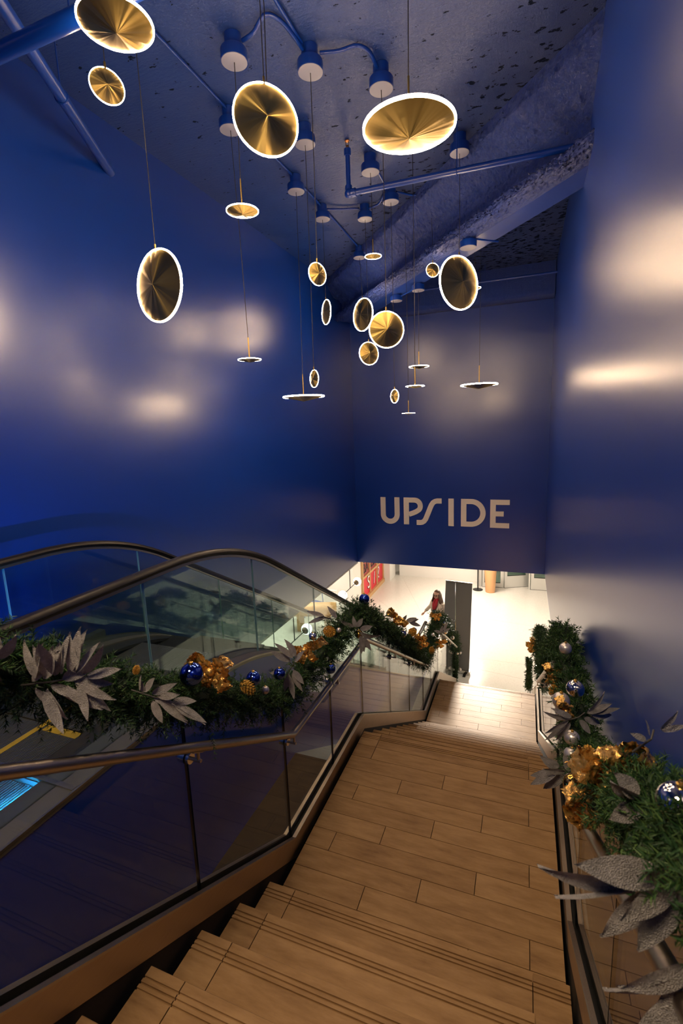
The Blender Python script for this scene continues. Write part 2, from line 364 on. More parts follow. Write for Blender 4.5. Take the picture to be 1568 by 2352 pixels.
# ------------------------------------------------------------------ glass railings
RAIL = [(-.9, 1.176), (.334, 1.176), (2.30, 0), (3.69, 0), (6.50, -1.68), (7.73, -1.68), (9.98, ZF), (10.25, ZF)]
def rz(y, off=0):
    for (a, za), (b, zb) in zip(RAIL[:-1], RAIL[1:]):
        if a <= y <= b: return za+(zb-za)*(y-a)/(b-a)+off
    return (RAIL[0][1] if y < RAIL[0][0] else RAIL[-1][1])+off
def seg(y0, y1, off):
    ys = [y0]+[y for y, _ in RAIL if y0+.001 < y < y1-.001]+[y1]
    return [(y, rz(y, off)) for y in ys]
JOINTS = [-.35, .56, 1.46, 2.31, 3.04, 3.77, 4.71, 5.63, 6.52, 7.15, 7.80, 8.88, 9.96]
def railing(side, xi, xg, xh, label):
    s = side                                             # +1: curb lies at larger x than the stairs, -1: at smaller
    root = thing('glass_railing', (xg, 4.5, ZF), label, 'railing')
    def strip(x0, x1, lo, hi, y0=-.9, y1=10.05): return MB().strip(seg(y0, y1, lo), seg(y0, y1, hi), min(x0, x1), max(x0, x1))
    build(strip(xi, xi+s*.022, -.035, .108), 'inner_cladding', M['bronze_steel'], root)
    build(strip(xi+s*.022, xi+s*.062, -.03, .075), 'glazing_channel', M['void'], root)
    build(strip(xi+s*.062, xi+s*.085, -.035, .108), 'outer_cladding', M['bronze_steel'], root)
    build(strip(xi+s*.001, xi-s*.003, .098, .110), 'edge_trim', M['steel'], root)
    build(strip(xi+s*.002, xi+s*.02, -.62, -.035, -.9, 9.9), 'string_board', M['void'], root)
    for a, b in zip(JOINTS[:-1], JOINTS[1:]):
        lo = seg(a+.005, b-.005, .05); hi = seg(a+.005, b-.005, 1.05)
        q = MB().strip(lo, hi, xg-.006, xg+.006)
        p = build(q, 'glass_pane', M['glass'], root); p.data.materials.append(M['glass_edge'])
        for pl in p.data.polygons:
            if abs(pl.normal.x) < .5: pl.material_index = 1
    pts = []
    for y, z in seg(-.9, 9.8, .84): pts.append((xh, y, z))
    # soften the mitred bends a little
    P2 = [pts[0]]
    for i in range(1, len(pts)-1):
        p = np.array(pts[i]); a = np.array(pts[i-1]); b = np.array(pts[i+1])
        P2 += [tuple(p+(a-p)/np.linalg.norm(a-p)*.012), tuple(p+(b-p)/np.linalg.norm(b-p)*.012)]
    P2.append(pts[-1]); build(MB().tube(P2, .0215, 16), 'handrail', M['steel'], root, smooth=True)
    for y in JOINTS[1:-1]:
        z = rz(y, .775); q = MB()
        q.cyl((xg-s*.030, y, z), (xg+s*.025, y, z), .024, 18); br = build(q, 'bracket', M['chrome'], root, smooth=True)
        q = MB(); q.cyl((xg-s*.028, y, z), (xh-s*.012, y, z), .008, 10); q.cyl((xh, y, z-.004), (xh, y, rz(y, .84)-.012), .007, 10)
        q.tube([(xh, y-.03, rz(y-.03, .817)), (xh, y+.03, rz(y+.03, .817))], .006, 8); build(q, 'arm', M['steel'], br, smooth=True)
        build(MB().cyl((xg-s*.0075, y, z), (xg-s*.014, y, z), .027, 18), 'gasket', M['rubber'], br)
    return root
# painted infill between the stairs and the escalator
struct(build(MB().strip([(y, z-.55) for y, z in [(-.9, 1.176), (.334, 1.176), (2.30, 0), (3.69, 0), (5.0, -.78)]], [(y, z-.45) for y, z in [(-.9, 1.176), (.334, 1.176), (2.30, 0), (3.69, 0), (5.0, -.78)]], -2.03, -1.30), 'wall_infill', M['void']))
rail_l = railing(-1, -1.300, -1.342, -1.272, 'glass railing with steel handrail between the stairs and the escalator')
rail_r = railing(1, .268, .310, .243, 'glass railing with steel handrail along the right blue wall')

# ------------------------------------------------------------------ escalator
def smooth_bend(p, q, r, t, n=14):
    """corner q between p and r replaced by an arc-like curve with tangent length t"""
    p, q, r = map(np.array, (p, q, r)); a = q+(p-q)/np.linalg.norm(p-q)*t; b = q+(r-q)/np.linalg.norm(r-q)*t
    return [tuple((1-u)**2*a+2*u*(1-u)*q+u*u*b) for u in np.linspace(0, 1, n)]
E0, E1, E2, E3 = (.25, 1.83), (3.086, 1.83), (9.78, -2.03), (10.85, -2.03)
EPATH = [E0]+smooth_bend(E0, E1, E2, .72)+smooth_bend(E1, E2, E3, .6)+[E3]
EY = np.array([p[0] for p in EPATH]); EZ = np.array([p[1] for p in EPATH])
def ez(y, off=0): return float(np.interp(y, EY, EZ))+off
def ep(off, y0=None, y1=None):
    y0 = EY[0] if y0 is None else y0; y1 = EY[-1] if y1 is None else y1
    ys = [y0]+[y for y in EY if y0+.01 < y < y1-.01]+[y1]
    return [(y, ez(y, off)) for y in ys]
XE = -2.775
esc = thing('escalator', (XE, 5.5, ZF), 'escalator with black handrails and glass sides beside the left blue wall', 'escalator')
M['step'] = mat('dark_step_grooves', (.012, .013, .015), .5, .4)
M['rib'] = mat('worn_step_ribs', (.30, .31, .32), .35, .8)
M['yellow'] = mat('yellow_step_line', (.75, .42, .03), .45)
M['comb'] = mat('grooved_comb_plate', (.16, .17, .18), .4, .6)
M['deck'] = mat('brushed_aluminium_deck', (.27, .255, .23), .45, .85)
M['deck_dark'] = mat('dark_skirt', (.05, .055, .06), .4, .5)
M['esc_glass'] = pane_mat('escalator_glass', (.84, .92, .90), .075)
M['glass_light_edge'] = mat('pale_glass_edge', (.25, .45, .5), .2)
for s in (1, -1):
    X = lambda d: XE+s*d                                  # d: distance from the escalator's centre line
    bx = lambda lo, hi, d0, d1, y0=None, y1=None: MB().strip(ep(lo, y0, y1), ep(hi, y0, y1), min(X(d0), X(d1)), max(X(d0), X(d1)))
    pts = [(X(.625), y, z) for y, z in EPATH]
    top = [(X(.625), EY[0]-.02-.42*math.sin(a)*.9, 1.83-.42+.42*math.cos(a)) for a in np.linspace(PI*.95, .05, 12)]
    q = MB(); t = MB().tube(top+pts, .027, 12); v = t.verts(); v[:, 0] = X(.625)+(v[:, 0]-X(.625))*1.5; q.add(v, t.f)
    build(q, 'handrail', M['rubber'], esc, smooth=True)
    build(bx(-.045, -.022, .612, .638), 'handrail_track', M['steel'], esc)
    for a, b in zip([.3, 1.05, 2.13, 3.35, 4.55, 5.75, 6.95, 8.15, 9.35], [1.05, 2.13, 3.35, 4.55, 5.75, 6.95, 8.15, 9.35, 10.7]):
        g = build(bx(-.88, -.04, .619, .631, a+.004, b-.004), 'glass_panel', M['esc_glass'], esc); g.data.materials.append(M['glass_light_edge'])
        for pl in g.data.polygons:
            if abs(pl.normal.y) > .9: pl.material_index = 1
    build(bx(-.905, -.88, .518, .755), 'deck', M['deck'], esc)
    build(bx(-.885, -.872, .743, .757), 'deck_edge', M['steel'], esc)
    build(bx(-.915, -.89, .372, .535, 1.42), 'inner_deck', M['deck_dark'], esc)
    build(bx(-1.25, -.925, .392, .43, 1.42), 'skirt', M['deck_dark'], esc)
    build(bx(-2.55, -.90, .735, .752), 'side_cladding', M['blue_metal'], esc)
    build(MB().box((min(X(.40), X(.75)), .1, .84), (max(X(.40), X(.75)), .9, .952)), 'newel_base', M['deck'], esc)
build(MB().strip(ep(-1.85), ep(-1.72), XE-.74, XE+.74), 'truss', M['dark_metal'], esc)
yy = 1.45; i = 0
while yy < 10.4:
    z = ez(yy+.2, -.94); q = MB().box((XE-.388, yy+.004, z-.22), (XE+.388, yy+.396, z)); st = build(q, 'step', M['step'], esc)
    if yy < 2.2:
        build(MB().box((XE+.03, yy+.34, z), (XE+.386, yy+.392, z+.0056)), 'yellow_line', M['yellow'], st)
        build(MB().box((XE-.03, yy+.005, z), (XE+.01, yy+.395, z+.0058)), 'yellow_line', M['yellow'], st)
    if yy < 3.0:
        q = MB()
        for kx in range(56): q.box((XE-.385+kx*.0139, yy+.006, z), (XE-.385+kx*.0139+.0062, yy+.394, z+.005))
        build(q, 'tread_ribs', M['rib'], st)
    yy += .4; i += 1
build(MB().box((XE-.52, .62, .80), (XE+.52, 1.449, .897)), 'comb_plate', M['comb'], esc)
q = MB()
for kx in range(58): q.box((XE-.515+kx*.018, .64, .897), (XE-.515+kx*.018+.009, 1.42, .9015))
build(q, 'comb_ribs', M['rib'], esc)
build(MB().box((XE-.75, .1, .80), (XE+.75, .62, .893)), 'floor_plate', M['deck'], esc)
build(MB().box((XE-.53, 1.425, .896), (XE+.74, 1.452, .958)), 'threshold_bar', M['steel'], esc)
M['led_blue'] = mat('blue_comb_lamp', (.1, .4, 1), .4, emit=(.03, .38, 1.0), es=1600.0)
build(MB().box((XE+.526, .75, .902), (XE+.532, 1.40, .920)), 'comb_lamp', M['led_blue'], esc)
struct(build(MB().box((XW0, .1, .3), (-3.527, 3.0, .945)), 'trim_2', M['deck']))

# ------------------------------------------------------------------ pendant lamps
M['brass'] = mat('spun_brass', (.46, .32, .10), .34, 1.0)
p = M['brass']; b = B(p); b.inputs['Anisotropic'].default_value = .9
tg = N(p, 'ShaderNodeTangent', direction_type='RADIAL', axis='Z'); L(p, tg.outputs[0], b.inputs['Tangent'])
tc = N(p, 'ShaderNodeTexCoord'); sp = N(p, 'ShaderNodeSeparateXYZ'); L(p, tc.outputs['Object'], sp.inputs[0])
at = N(p, 'ShaderNodeMath', operation='ARCTAN2'); L(p, sp.outputs[0], at.inputs[0]); L(p, sp.outputs[1], at.inputs[1])
oi = N(p, 'ShaderNodeObjectInfo'); ml = N(p, 'ShaderNodeMath', operation='MULTIPLY_ADD'); ml.inputs[1].default_value = 31.0; L(p, oi.outputs['Random'], ml.inputs[0]); L(p, at.outputs[0], ml.inputs[2])
nz = N(p, 'ShaderNodeTexNoise', noise_dimensions='1D'); nz.inputs['Scale'].default_value = 2.1; nz.inputs['Detail'].default_value = 1.5; L(p, ml.outputs[0], nz.inputs['W'])
L(p, bump(p, nz.outputs['Fac'], .38, .03), b.inputs['Normal'])
M['rod'] = mat('brass_rod', (.55, .36, .10), .3, 1.0)
M['ring'] = mat('warm_led_ring', (1, .9, .75), .4, emit=(1.0, .70, .42), es=170.0)
M['cable'] = mat('black_cable', (.02, .017, .014), .5)
M['can_plate'] = mat('pale_canopy_plate', (.28, .29, .40), .45)
def disc_mesh():
    k = 96; prof = [(.0, .225), (.012, .225), (.02, .217), (.5, .115), (.963, .012), (.963, -.03), (.5, -.035), (.03, -.04), (0, -.04)]
    me = MB().lathe(prof, k=k); o = bpy.data.meshes.new('disc'); o.from_pydata(me.verts().tolist(), [], me.f); o.update(); o.materials.append(M['brass'])
    o.polygons.foreach_set('use_smooth', [True]*len(o.polygons)); o.set_sharp_from_angle(angle=math.radians(20)); return o
def ring_mesh():
    k = 72; pr = [(.962, .026), (.988, .026), (1.0, .016), (1.0, -.026), (.988, -.036), (.962, -.036)]
    th = np.arange(k)*2*PI/k; V = np.concatenate([np.stack([r*np.cos(th), r*np.sin(th), np.full(k, z)], 1) for r, z in pr]); n = len(pr)
    F = [(i*k+j, i*k+(j+1) % k, ((i+1) % n)*k+(j+1) % k, ((i+1) % n)*k+j) for i in range(n) for j in range(k)]
    o = bpy.data.meshes.new('light_ring'); o.from_pydata(V.tolist(), [], F); o.update(); o.materials.append(M['ring']); o.polygons.foreach_set('use_smooth', [True]*len(F)); o.set_sharp_from_angle(angle=math.radians(40)); return o
DISC, RING = disc_mesh(), ring_mesh()
def pendant(c, diam, nrm, label, zcan=None, can=True, canxy=None, rod=.22, cables=1):
    c = np.array(c, float); nrm = np.array(nrm, float); nrm /= np.linalg.norm(nrm); R = diam/2
    cx, cy = (c[0], c[1]) if canxy is None else canxy
    zt = ZC if zcan is None else zcan
    root = thing('pendant_light', tuple(c), label, 'pendant lamp', 'spun brass disc pendants with glowing rims')
    q = Vector((0, 0, 1)).rotation_difference(Vector(nrm))
    for nm, me in (('disc', DISC), ('light_ring', RING)):
        o = bpy.data.objects.new(nm, me); C.objects.link(o); o.parent = root; o.rotation_mode = 'QUATERNION'; o.rotation_quaternion = q; o.scale = (R, R, R)
    up = np.array([0, 0, 1.0])-nrm*nrm[2]
    if np.linalg.norm(up) < .35:                                   # lies flat: hung from a rod at its centre
        top = c+np.array([0, 0, .02*R]); rt = top+np.array([0, 0, rod])
        build(MB().cyl(top, rt, .006, 10), 'rod', M['rod'], root, smooth=True); hang = rt
    else:
        hang = c+up/np.linalg.norm(up)*R
        build(MB().cyl(hang-up*.01, hang+np.array([0, 0, .03]), .007, 8), 'clasp', M['rod'], root, smooth=True)
    ctop = np.array([cx, cy, zt-(.15 if can else 0)])
    for kk in range(cables):
        off = np.array([.0, .0, 0])+np.array([.02*kk, .01*kk, 0]); build(MB().tube([hang+off*.7, hang*.5+ctop*.5+np.array([.004, 0, 0])+off, ctop+off*.4], .0028, 6), 'cable', M['cable'], root)
    if can:
        k = build(MB().lathe([(.045, 0), (.062, -.002), (.062, -.085), (.092, -.092), (.096, -.10), (.096, -.165), (.0, -.165)], (cx, cy, zt), 28), 'canopy', M['blue_metal'], root, smooth=True)
        build(MB().lathe([(0, -.1655), (.093, -.1655), (.093, -.169), (.088, -.171), (0, -.171)], (cx, cy, zt), 28), 'canopy_plate', M['can_plate'], k, smooth=True)
    return root
FLAT = (0, 0, -1)
PEND = [
 ((-1.95, 2.173, 4.68), .36, FLAT, 'large flat brass disc lamp cut off by the top left picture edge', dict(rod=.15, can=False)),
 ((-2.50, 2.653, 4.828), .207, (.80, -.58, 0), 'small upright brass disc lamp just below the large disc at the top left', dict(can=False, zcan=5.47)),
 ((-1.5, 2.848, 4.50), .40, (.669, -.743, 0), 'large upright brass disc lamp hung by two cables below the first ceiling can', dict(can=False, cables=2)),
 ((-.691, 3.110, 4.405), .55, FLAT, 'large flat brass disc lamp, brightest and nearest, above the elbow of the sprinkler pipe', dict(can=False, rod=.26)),
 ((-2.05, 3.423, 4.319), .245, FLAT, 'flat brass disc lamp high before the left blue wall, level with the ceiling conduit', dict(canxy=(-2.033, 3.423))),
 ((-2.509, 2.959, 3.732), .50, (-.2, -.98, 0), 'large upright brass disc lamp hanging lowest on the left before the left wall', dict(can=False)),
 ((-2.470, 4.071, 3.345), .22, FLAT, 'flat disc lamp seen edge-on, right of the large low left disc', dict(canxy=(-2.504, 4.071), rod=.20)),
 ((-2.505, 5.306, 3.065), .50, FLAT, 'widest edge-on disc lamp near the left rear corner, lowest of the left lamps', dict(canxy=(-2.470, 5.306), rod=.26)),
 ((-1.590, 3.742, 3.891), .175, (.866, -.5, 0), 'small upright brass disc lamp left of the small flat lamp with the rod', dict(canxy=(-1.575, 3.742))),
 ((-2.484, 6.085, 4.186), .31, (-.705, -.705, 0), 'narrow-looking upright disc lamp right before the left rear corner', dict(canxy=(-2.482, 6.085))),
 ((-2.020, 4.550, 3.177), .175, (-.588, -.809, 0), 'small narrow upright disc lamp directly above the widest edge-on lamp', dict(canxy=(-2.0, 4.550))),
 ((-1.583, 5.280, 4.484), .18, FLAT, 'small flat disc lamp with a brass rod below the sprinkler pipe', dict(canxy=(-1.59, 5.28), rod=.17)),
 ((-2.473, 7.599, 4.454), .50, (-.542, -.834, 0), 'upright disc lamp half hidden behind the round disc in the middle cluster', dict(canxy=(-2.502, 7.599))),
 ((-1.137, 4.138, 3.487), .305, (.454, -.89, 0), 'round upright brass disc lamp facing the stairs in the middle cluster', dict(canxy=(-1.139, 4.138))),
 ((-1.989, 6.327, 3.651), .30, (.75, -.66, 0), 'upright disc lamp below the round disc of the middle cluster', dict(canxy=(-1.991, 6.327))),
 ((-1.155, 6.465, 4.612), .17, (.454, -.89, 0), 'smallest upright disc lamp, left of the large disc by the diagonal beam', dict(canxy=(-1.169, 6.465))),
 ((-.680, 5.322, 4.101), .53, (.777, -.629, 0), 'large upright brass disc lamp before the diagonal ceiling beam', dict(canxy=(-.680, 5.322))),
 ((-.70, 7.10, 4.49), .17, FLAT, 'small disc lamp peeking out behind the large disc by the beam', dict(can=False, rod=.1)),
 ((-1.567, 6.021, 3.051), .172, (-.629, -.777, 0), 'small narrow upright disc lamp left of the stacked edge-on lamps', dict(canxy=(-1.569, 6.021))),
 ((-1.568, 7.545, 3.576), .31, FLAT, 'edge-on disc lamp, uppermost of the three stacked above the lettering', dict(zcan=4.85, rod=.22)),
 ((-1.140, 5.273, 3.094), .205, FLAT, 'edge-on disc lamp, middle one of the three stacked above the lettering', dict(can=False, rod=.2)),
 ((-1.590, 6.888, 2.856), .185, FLAT, 'edge-on disc lamp, lowest of the three stacked above the lettering', dict(canxy=(-1.602, 6.888), rod=.18)),
 ((-.680, 7.717, 3.253), .55, FLAT, 'wide edge-on disc lamp before the back wall right of the stacked lamps', dict(can=False, rod=.28)),
]
for c, dm, nr, lb, kw in PEND: pendant(c, dm, nr, lb, **kw)
# canopies of which only the can itself is seen
for i, (x, y, z, lb) in enumerate([(-2.012, 7.961, 4.85, 'blue junction can on the underside of the diagonal beam, lower of the two'), (-.677, 6.105, 4.85, 'blue junction can hung under the diagonal beam beside the right wall')]):
    k = tag(build(MB().lathe([(.045, 0), (.062, -.002), (.062, -.085), (.092, -.092), (.096, -.10), (.096, -.165), (.0, -.165)], (x, y, z), 28), 'junction_can', M['blue_metal'], smooth=True), lb, 'junction can')
    build(MB().lathe([(0, -.1655), (.093, -.1655), (.093, -.169), (.088, -.171), (0, -.171)], (x, y, z), 28), 'cover_plate', M['can_plate'], k, smooth=True)

# ------------------------------------------------------------------ conduits and pipes under the ceiling
def conduit(pts, r, label, smoothn=0):
    pts = np.array(pts, float)
    if smoothn:                                    # Catmull-Rom through the points
        P = np.vstack([2*pts[0]-pts[1], pts, 2*pts[-1]-pts[-2]]); out = []
        for i in range(1, len(P)-2):
            for t in np.linspace(0, 1, smoothn, endpoint=False):
                a, b, c_, d = P[i-1], P[i], P[i+1], P[i+2]
                out.append(.5*((2*b)+(-a+c_)*t+(2*a-5*b+4*c_-d)*t*t+(-a+3*b-3*c_+d)*t**3))
        pts = np.array(out+[P[-2]])
    return tag(build(MB().tube(pts, r, 10), 'electrical_conduit', M['blue_metal'], smooth=True), label, 'conduit')
zt = ZC-.05
conduit([(-2.50, 2.2, ZC-.02), (-2.50, 4.02, ZC-.02)], .012, 'blue conduit along the ceiling from the top left disc to the first can')
conduit([(-2.50, 4.15, ZC-.02), (-2.48, 5.24, ZC-.02)], .012, 'blue conduit between the first and second can along the left wall')
conduit([(-2.48, 5.38, ZC-.02), (-2.48, 6.02, ZC-.02)], .012, 'blue conduit between the second and third can along the left wall')
conduit([(-2.48, 6.15, ZC-.02), (-2.50, 7.53, ZC-.02)], .012, 'blue conduit between the third and fourth can along the left wall')
conduit([(-1.96, 3.43, zt), (-1.85, 3.40, zt), (-1.72, 3.34, ZC-.025), (-1.64, 3.45, ZC-.025), (-1.60, 3.68, zt)], .014, 'wavy blue cable between the two front ceiling cans', 8)
conduit([(-1.50, 3.76, zt), (-1.36, 3.80, zt), (-1.24, 3.84, ZC-.025), (-1.17, 3.92, ZC-.03), (-1.15, 4.07, zt)], .014, 'wavy blue cable leading from the second front can to the can by the bright disc', 8)
conduit([(-1.60, 3.66, ZC-.02), (-1.62, 2.2, ZC-.02)], .013, 'straight blue conduit running from the front can to the top picture edge')
conduit([(-2.43, 6.10, zt), (-2.3, 6.22, ZC-.03), (-2.1, 6.30, ZC-.03), (-2.05, 6.32, zt)], .012, 'blue cable sagging between the third left can and the bright-plated can', 6)
conduit([(-1.93, 6.32, zt), (-1.8, 6.30, ZC-.03), (-1.68, 6.12, ZC-.03), (-1.62, 6.05, zt)], .012, 'blue cable between the bright-plated can and the can under the pipe', 6)
conduit([(-1.51, 6.05, zt), (-1.38, 6.25, ZC-.03), (-1.27, 6.32, ZC-.03), (-1.20, 6.42, zt)], .012, 'blue cable between the can under the pipe and the one by the beam', 6)
conduit([(-1.22, 6.50, zt), (-1.33, 6.55, ZC-.03), (-1.42, 6.72, ZC-.03), (-1.55, 6.83, zt)], .012, 'blue cable curling back to the small can before the beam', 6)
conduit([(-1.58, 5.34, zt), (-1.58, 5.95, zt)], .012, 'short blue conduit behind the sprinkler pipe between two cans')
conduit([(-.63, 6.12, 4.78), (-.36, 6.35, 4.78)], .013, 'short blue conduit stub on the soffit beside the hanging can')
conduit([(-1.93, 7.93, 4.74), (-1.76, 7.78, 4.745), (-1.63, 7.60, 4.74)], .011, 'thin conduit linking the cans on the underside of the beam')

pipe = thing('sprinkler_pipe', (-.7, 5.0, 4.92), 'blue sprinkler pipe crossing under the ceiling to the right wall with upright head', 'pipe')
A_, Bp = np.array([-1.715, 4.93, 4.985]), np.array([XW1, 5.02, 4.985])
build(MB().tube([A_+[.05, 0, 0], Bp], .028, 16), 'pipe_run', M['blue_metal'], pipe, smooth=True)
build(MB().tube([A_+[0, 0, .04], A_+[0, 0, .36]], .023, 14), 'riser', M['blue_metal'], pipe, smooth=True)
q = MB().ball(A_, .042, 16, 10); q.cyl(A_+[.03, 0, 0], A_+[.075, 0, 0], .038, 16); q.cyl(A_+[0, 0, .03], A_+[0, 0, .07], .034, 16); build(q, 'elbow', M['blue_metal'], pipe, smooth=True)
build(MB().cyl(A_+[0, 0, .34], A_+[0, 0, .40], .034, 12), 'reducer', M['blue_metal'], pipe, smooth=True)
M['copper'] = mat('copper_sprinkler', (.62, .26, .08), .3, 1.0)
q = MB().cyl(A_+[0, 0, .40], A_+[0, 0, .43], .015, 10); q.cyl(A_+[-.014, 0, .43], A_+[-.012, 0, .47], .004, 6); q.cyl(A_+[.014, 0, .43], A_+[.012, 0, .47], .004, 6); q.lathe([(0, .47), (.024, .47), (.024, .474), (0, .474)], A_, 16)
build(q, 'sprinkler_head', M['copper'], pipe, smooth=True)
for x in (-.66,):
    h_ = MB().cyl((x, 4.975, 4.99), (x, 4.975, ZC), .005, 8); h_.tube([(x, 4.975+.034*math.cos(a), 4.985+.034*math.sin(a)) for a in np.linspace(0, 2*PI, 18)], .005, 6, caps=False); build(h_, 'hanger', M['blue_metal'], pipe)
pb = thing('sprinkler_pipe', (-.2, 9.4, 5.16), 'thin blue pipe behind the diagonal beam before the back wall', 'pipe')
build(MB().tube([(-2.6, 9.42, 5.19), (XW1, 9.42, 5.17)], .022, 12), 'pipe_run', M['blue_metal'], pb, smooth=True)
build(MB().cyl((-.75, 9.42, 5.18), (-.75, 9.42, ZC), .004, 8), 'hanger', M['blue_metal'], pb)
pa = thing('water_main', (-3.1, 2.9, 5.0), 'thick blue pipe slanting into the left wall at the top left', 'pipe')
a, b = np.array([-2.62, 1.93, 5.055]), np.array([-3.6, 3.745, 5.055])
build(MB().tube([a, b], .042, 18), 'pipe_run', M['blue_metal'], pa, smooth=True)
cpt = a+(b-a)*.52
q = MB().tube([tuple(cpt+np.array([.045*math.cos(t)*.88, .045*math.cos(t)*.47, .046*math.sin(t)])) for t in np.linspace(0, 2*PI, 20)], .006, 6, caps=False); q.cyl(cpt+[0, 0, .05], cpt+[0, 0, ZC-5.055], .005, 8); build(q, 'hanger', M['blue_metal'], pa)
pc = thing('branch_pipe', (-2.5, 2.2, 4.75), 'thick blue pipe crossing in front of the slanting one at the top left', 'pipe')
build(MB().tube([(XW0, 2.22, 4.84), (-2.22, 2.23, 4.84), (-.8, 2.23, 4.84)], .045, 18), 'pipe_run', M['blue_metal'], pc, smooth=True)
build(MB().cyl((-2.3, 2.23, 4.88), (-2.3, 2.23, ZC), .005, 8), 'hanger', M['blue_metal'], pc)

# ------------------------------------------------------------------ wall lettering
M['letter'] = mat('pale_letter', (.88, .78, .70), .5)
sign = thing('wall_lettering', (-1.63, YW, .53), 'pale capital letters UPSIDE on the blue back wall', 'sign')
def ribbon(pts, w, name, extra=()):
    """flat letter stroke of width w round a centre line in (x, z), 2 cm thick, standing on the wall"""
    q = MB()
    def stroke(pts, w):
        pts = np.array(pts, float); t = np.gradient(pts, axis=0)
        t[0] = pts[1]-pts[0]; t[-1] = pts[-1]-pts[-2]; t /= np.linalg.norm(t, axis=1)[:, None]; n = np.stack([-t[:, 1], t[:, 0]], 1)*w/2
        a, b = pts+n, pts-n; k = len(pts); V = [(x, YW-.02, z) for x, z in a]+[(x, YW-.02, z) for x, z in b]+[(x, YW-.001, z) for x, z in a]+[(x, YW-.001, z) for x, z in b]
        F = []
        for i in range(k-1):
            F += [(i, i+1, k+i+1, k+i), (i, 2*k+i, 2*k+i+1, i+1), (k+i, k+i+1, 3*k+i+1, 3*k+i)]
        F += [(0, k, 3*k, 2*k), (k-1, 3*k-1, 4*k-1, 2*k-1)]
        q.add(V, F)
    stroke(pts, w)
    for p2, w2 in extra: stroke(p2, w2)
    return build(q, name, M['letter'], sign)
def arc(cx, cz, r, a0, a1, n=24): return [(cx+r*math.cos(math.radians(a)), cz+r*math.sin(math.radians(a))) for a in np.linspace(a0, a1, n)]
ribbon([(-2.947, 1.138), (-2.947, .9)]+arc(-2.787, .752, .160, 180, 360)+[(-2.627, .9), (-2.627, 1.138)], .114, 'letter_u')
ribbon([(-2.417, .535), (-2.417, 1.137)], .116, 'letter_p', [([(-2.359, 1.082), (-2.24, 1.082)]+arc(-2.235, .952, .130, 90, -42, 16)+[(-2.20, .825), (-2.28, .79), (-2.359, .762)], .108)])
sx = lambda px: -3.004+(px-107)*.0020617
sz = lambda py: 1.127-(py-157)*.0022
ribbon([(sx(a), sz(b)) for a, b in [(502, 403), (540, 403), (562, 400), (582, 388), (598, 368), (612, 338), (630, 295), (648, 252), (662, 222), (678, 200), (698, 187), (720, 182), (767, 182)]], .110, 'letter_s')
ribbon([(-1.443, .531), (-1.443, 1.127)], .113, 'letter_i')
ribbon([(-1.181, .531), (-1.181, 1.126)], .113, 'letter_d', [([(-1.1245, 1.073), (-1.04, 1.073)]+arc(-1.030, .829, .2435, 88, -88, 30)+[(-1.04, .585), (-1.1245, .585)], .107)])
ribbon([(-.588, .527), (-.588, 1.118)], .110, 'letter_e', [([(-.533, 1.066), (-.263, 1.066)], .104), ([(-.533, .823), (-.377, .823)], .104), ([(-.533, .578), (-.264, .578)], .104)])

# ------------------------------------------------------------------ garlands
def mesh_np(name, V, nper, mat_, parent):
    """triangles or quads given as a flat vertex list, nper vertices per face"""
    o0 = ORIG[parent.name]; V = np.asarray(V, np.float32)-o0.astype(np.float32); nf = len(V)//nper
    me = bpy.data.meshes.new(name); me.vertices.add(len(V)); me.vertices.foreach_set('co', V.ravel())
    me.loops.add(len(V)); me.loops.foreach_set('vertex_index', np.arange(len(V), dtype=np.int32))
    me.polygons.add(nf); me.polygons.foreach_set('loop_start', np.arange(nf, dtype=np.int32)*nper)
    me.update(calc_edges=True); me.materials.append(mat_)
    o = bpy.data.objects.new(name, me); C.objects.link(o); o.parent = parent; ORIG[o.name] = o0; return o
def resample(pts, step):
    pts = np.array(pts, float); d = np.r_[0, np.cumsum(np.linalg.norm(np.diff(pts, axis=0), axis=1))]; s = np.arange(0, d[-1], step)
    return np.stack([np.interp(s, d, pts[:, i]) for i in range(3)], 1)
def green(name, a, b_, c_):
    g = mat(name, a, .55, spec=.3); ge = N(g, 'ShaderNodeNewGeometry'); L(g, ramp(g, ge.outputs['Random Per Island'], [(0, a), (.6, b_), (1, c_)]), B(g).inputs['Base Color']); return g
M['needle'] = green('fir_needles', (.007, .026, .009), (.021, .066, .018), (.085, .150, .040))
M['twig'] = mat('brown_twig', (.05, .03, .018), .7)
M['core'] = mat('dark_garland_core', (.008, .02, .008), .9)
def unit(a): return a/(np.linalg.norm(a, axis=-1, keepdims=True)+1e-9)
def needles(P, D, ln, nn, nl, nw, rng):
    """needles on sprigs rooted at P with directions D and lengths ln"""
    n = len(P); t = rng.uniform(.12, 1.0, (n, nn)); base = P[:, None]+D[:, None]*(ln[:, None]*t)[..., None]
    sag = (t**2*ln[:, None]*.18)[..., None]*np.array([0, 0, -1.0]); base = base+sag
    rv = unit(rng.normal(size=(n, nn, 3))); perp = unit(rv-D[:, None]*(rv*D[:, None]).sum(-1, keepdims=True))
    nd = unit(perp*rng.uniform(.65, 1.1, (n, nn, 1))+D[:, None]*rng.uniform(.45, 1.1, (n, nn, 1)))
    l = nl*rng.uniform(.65, 1.15, (n, nn, 1))*(1-.35*t[..., None]**3); side = unit(np.cross(nd, unit(rng.normal(size=(n, nn, 3)))))*nw
    return np.stack([base-side, base+side, base+nd*l], 2).reshape(-1, 3)
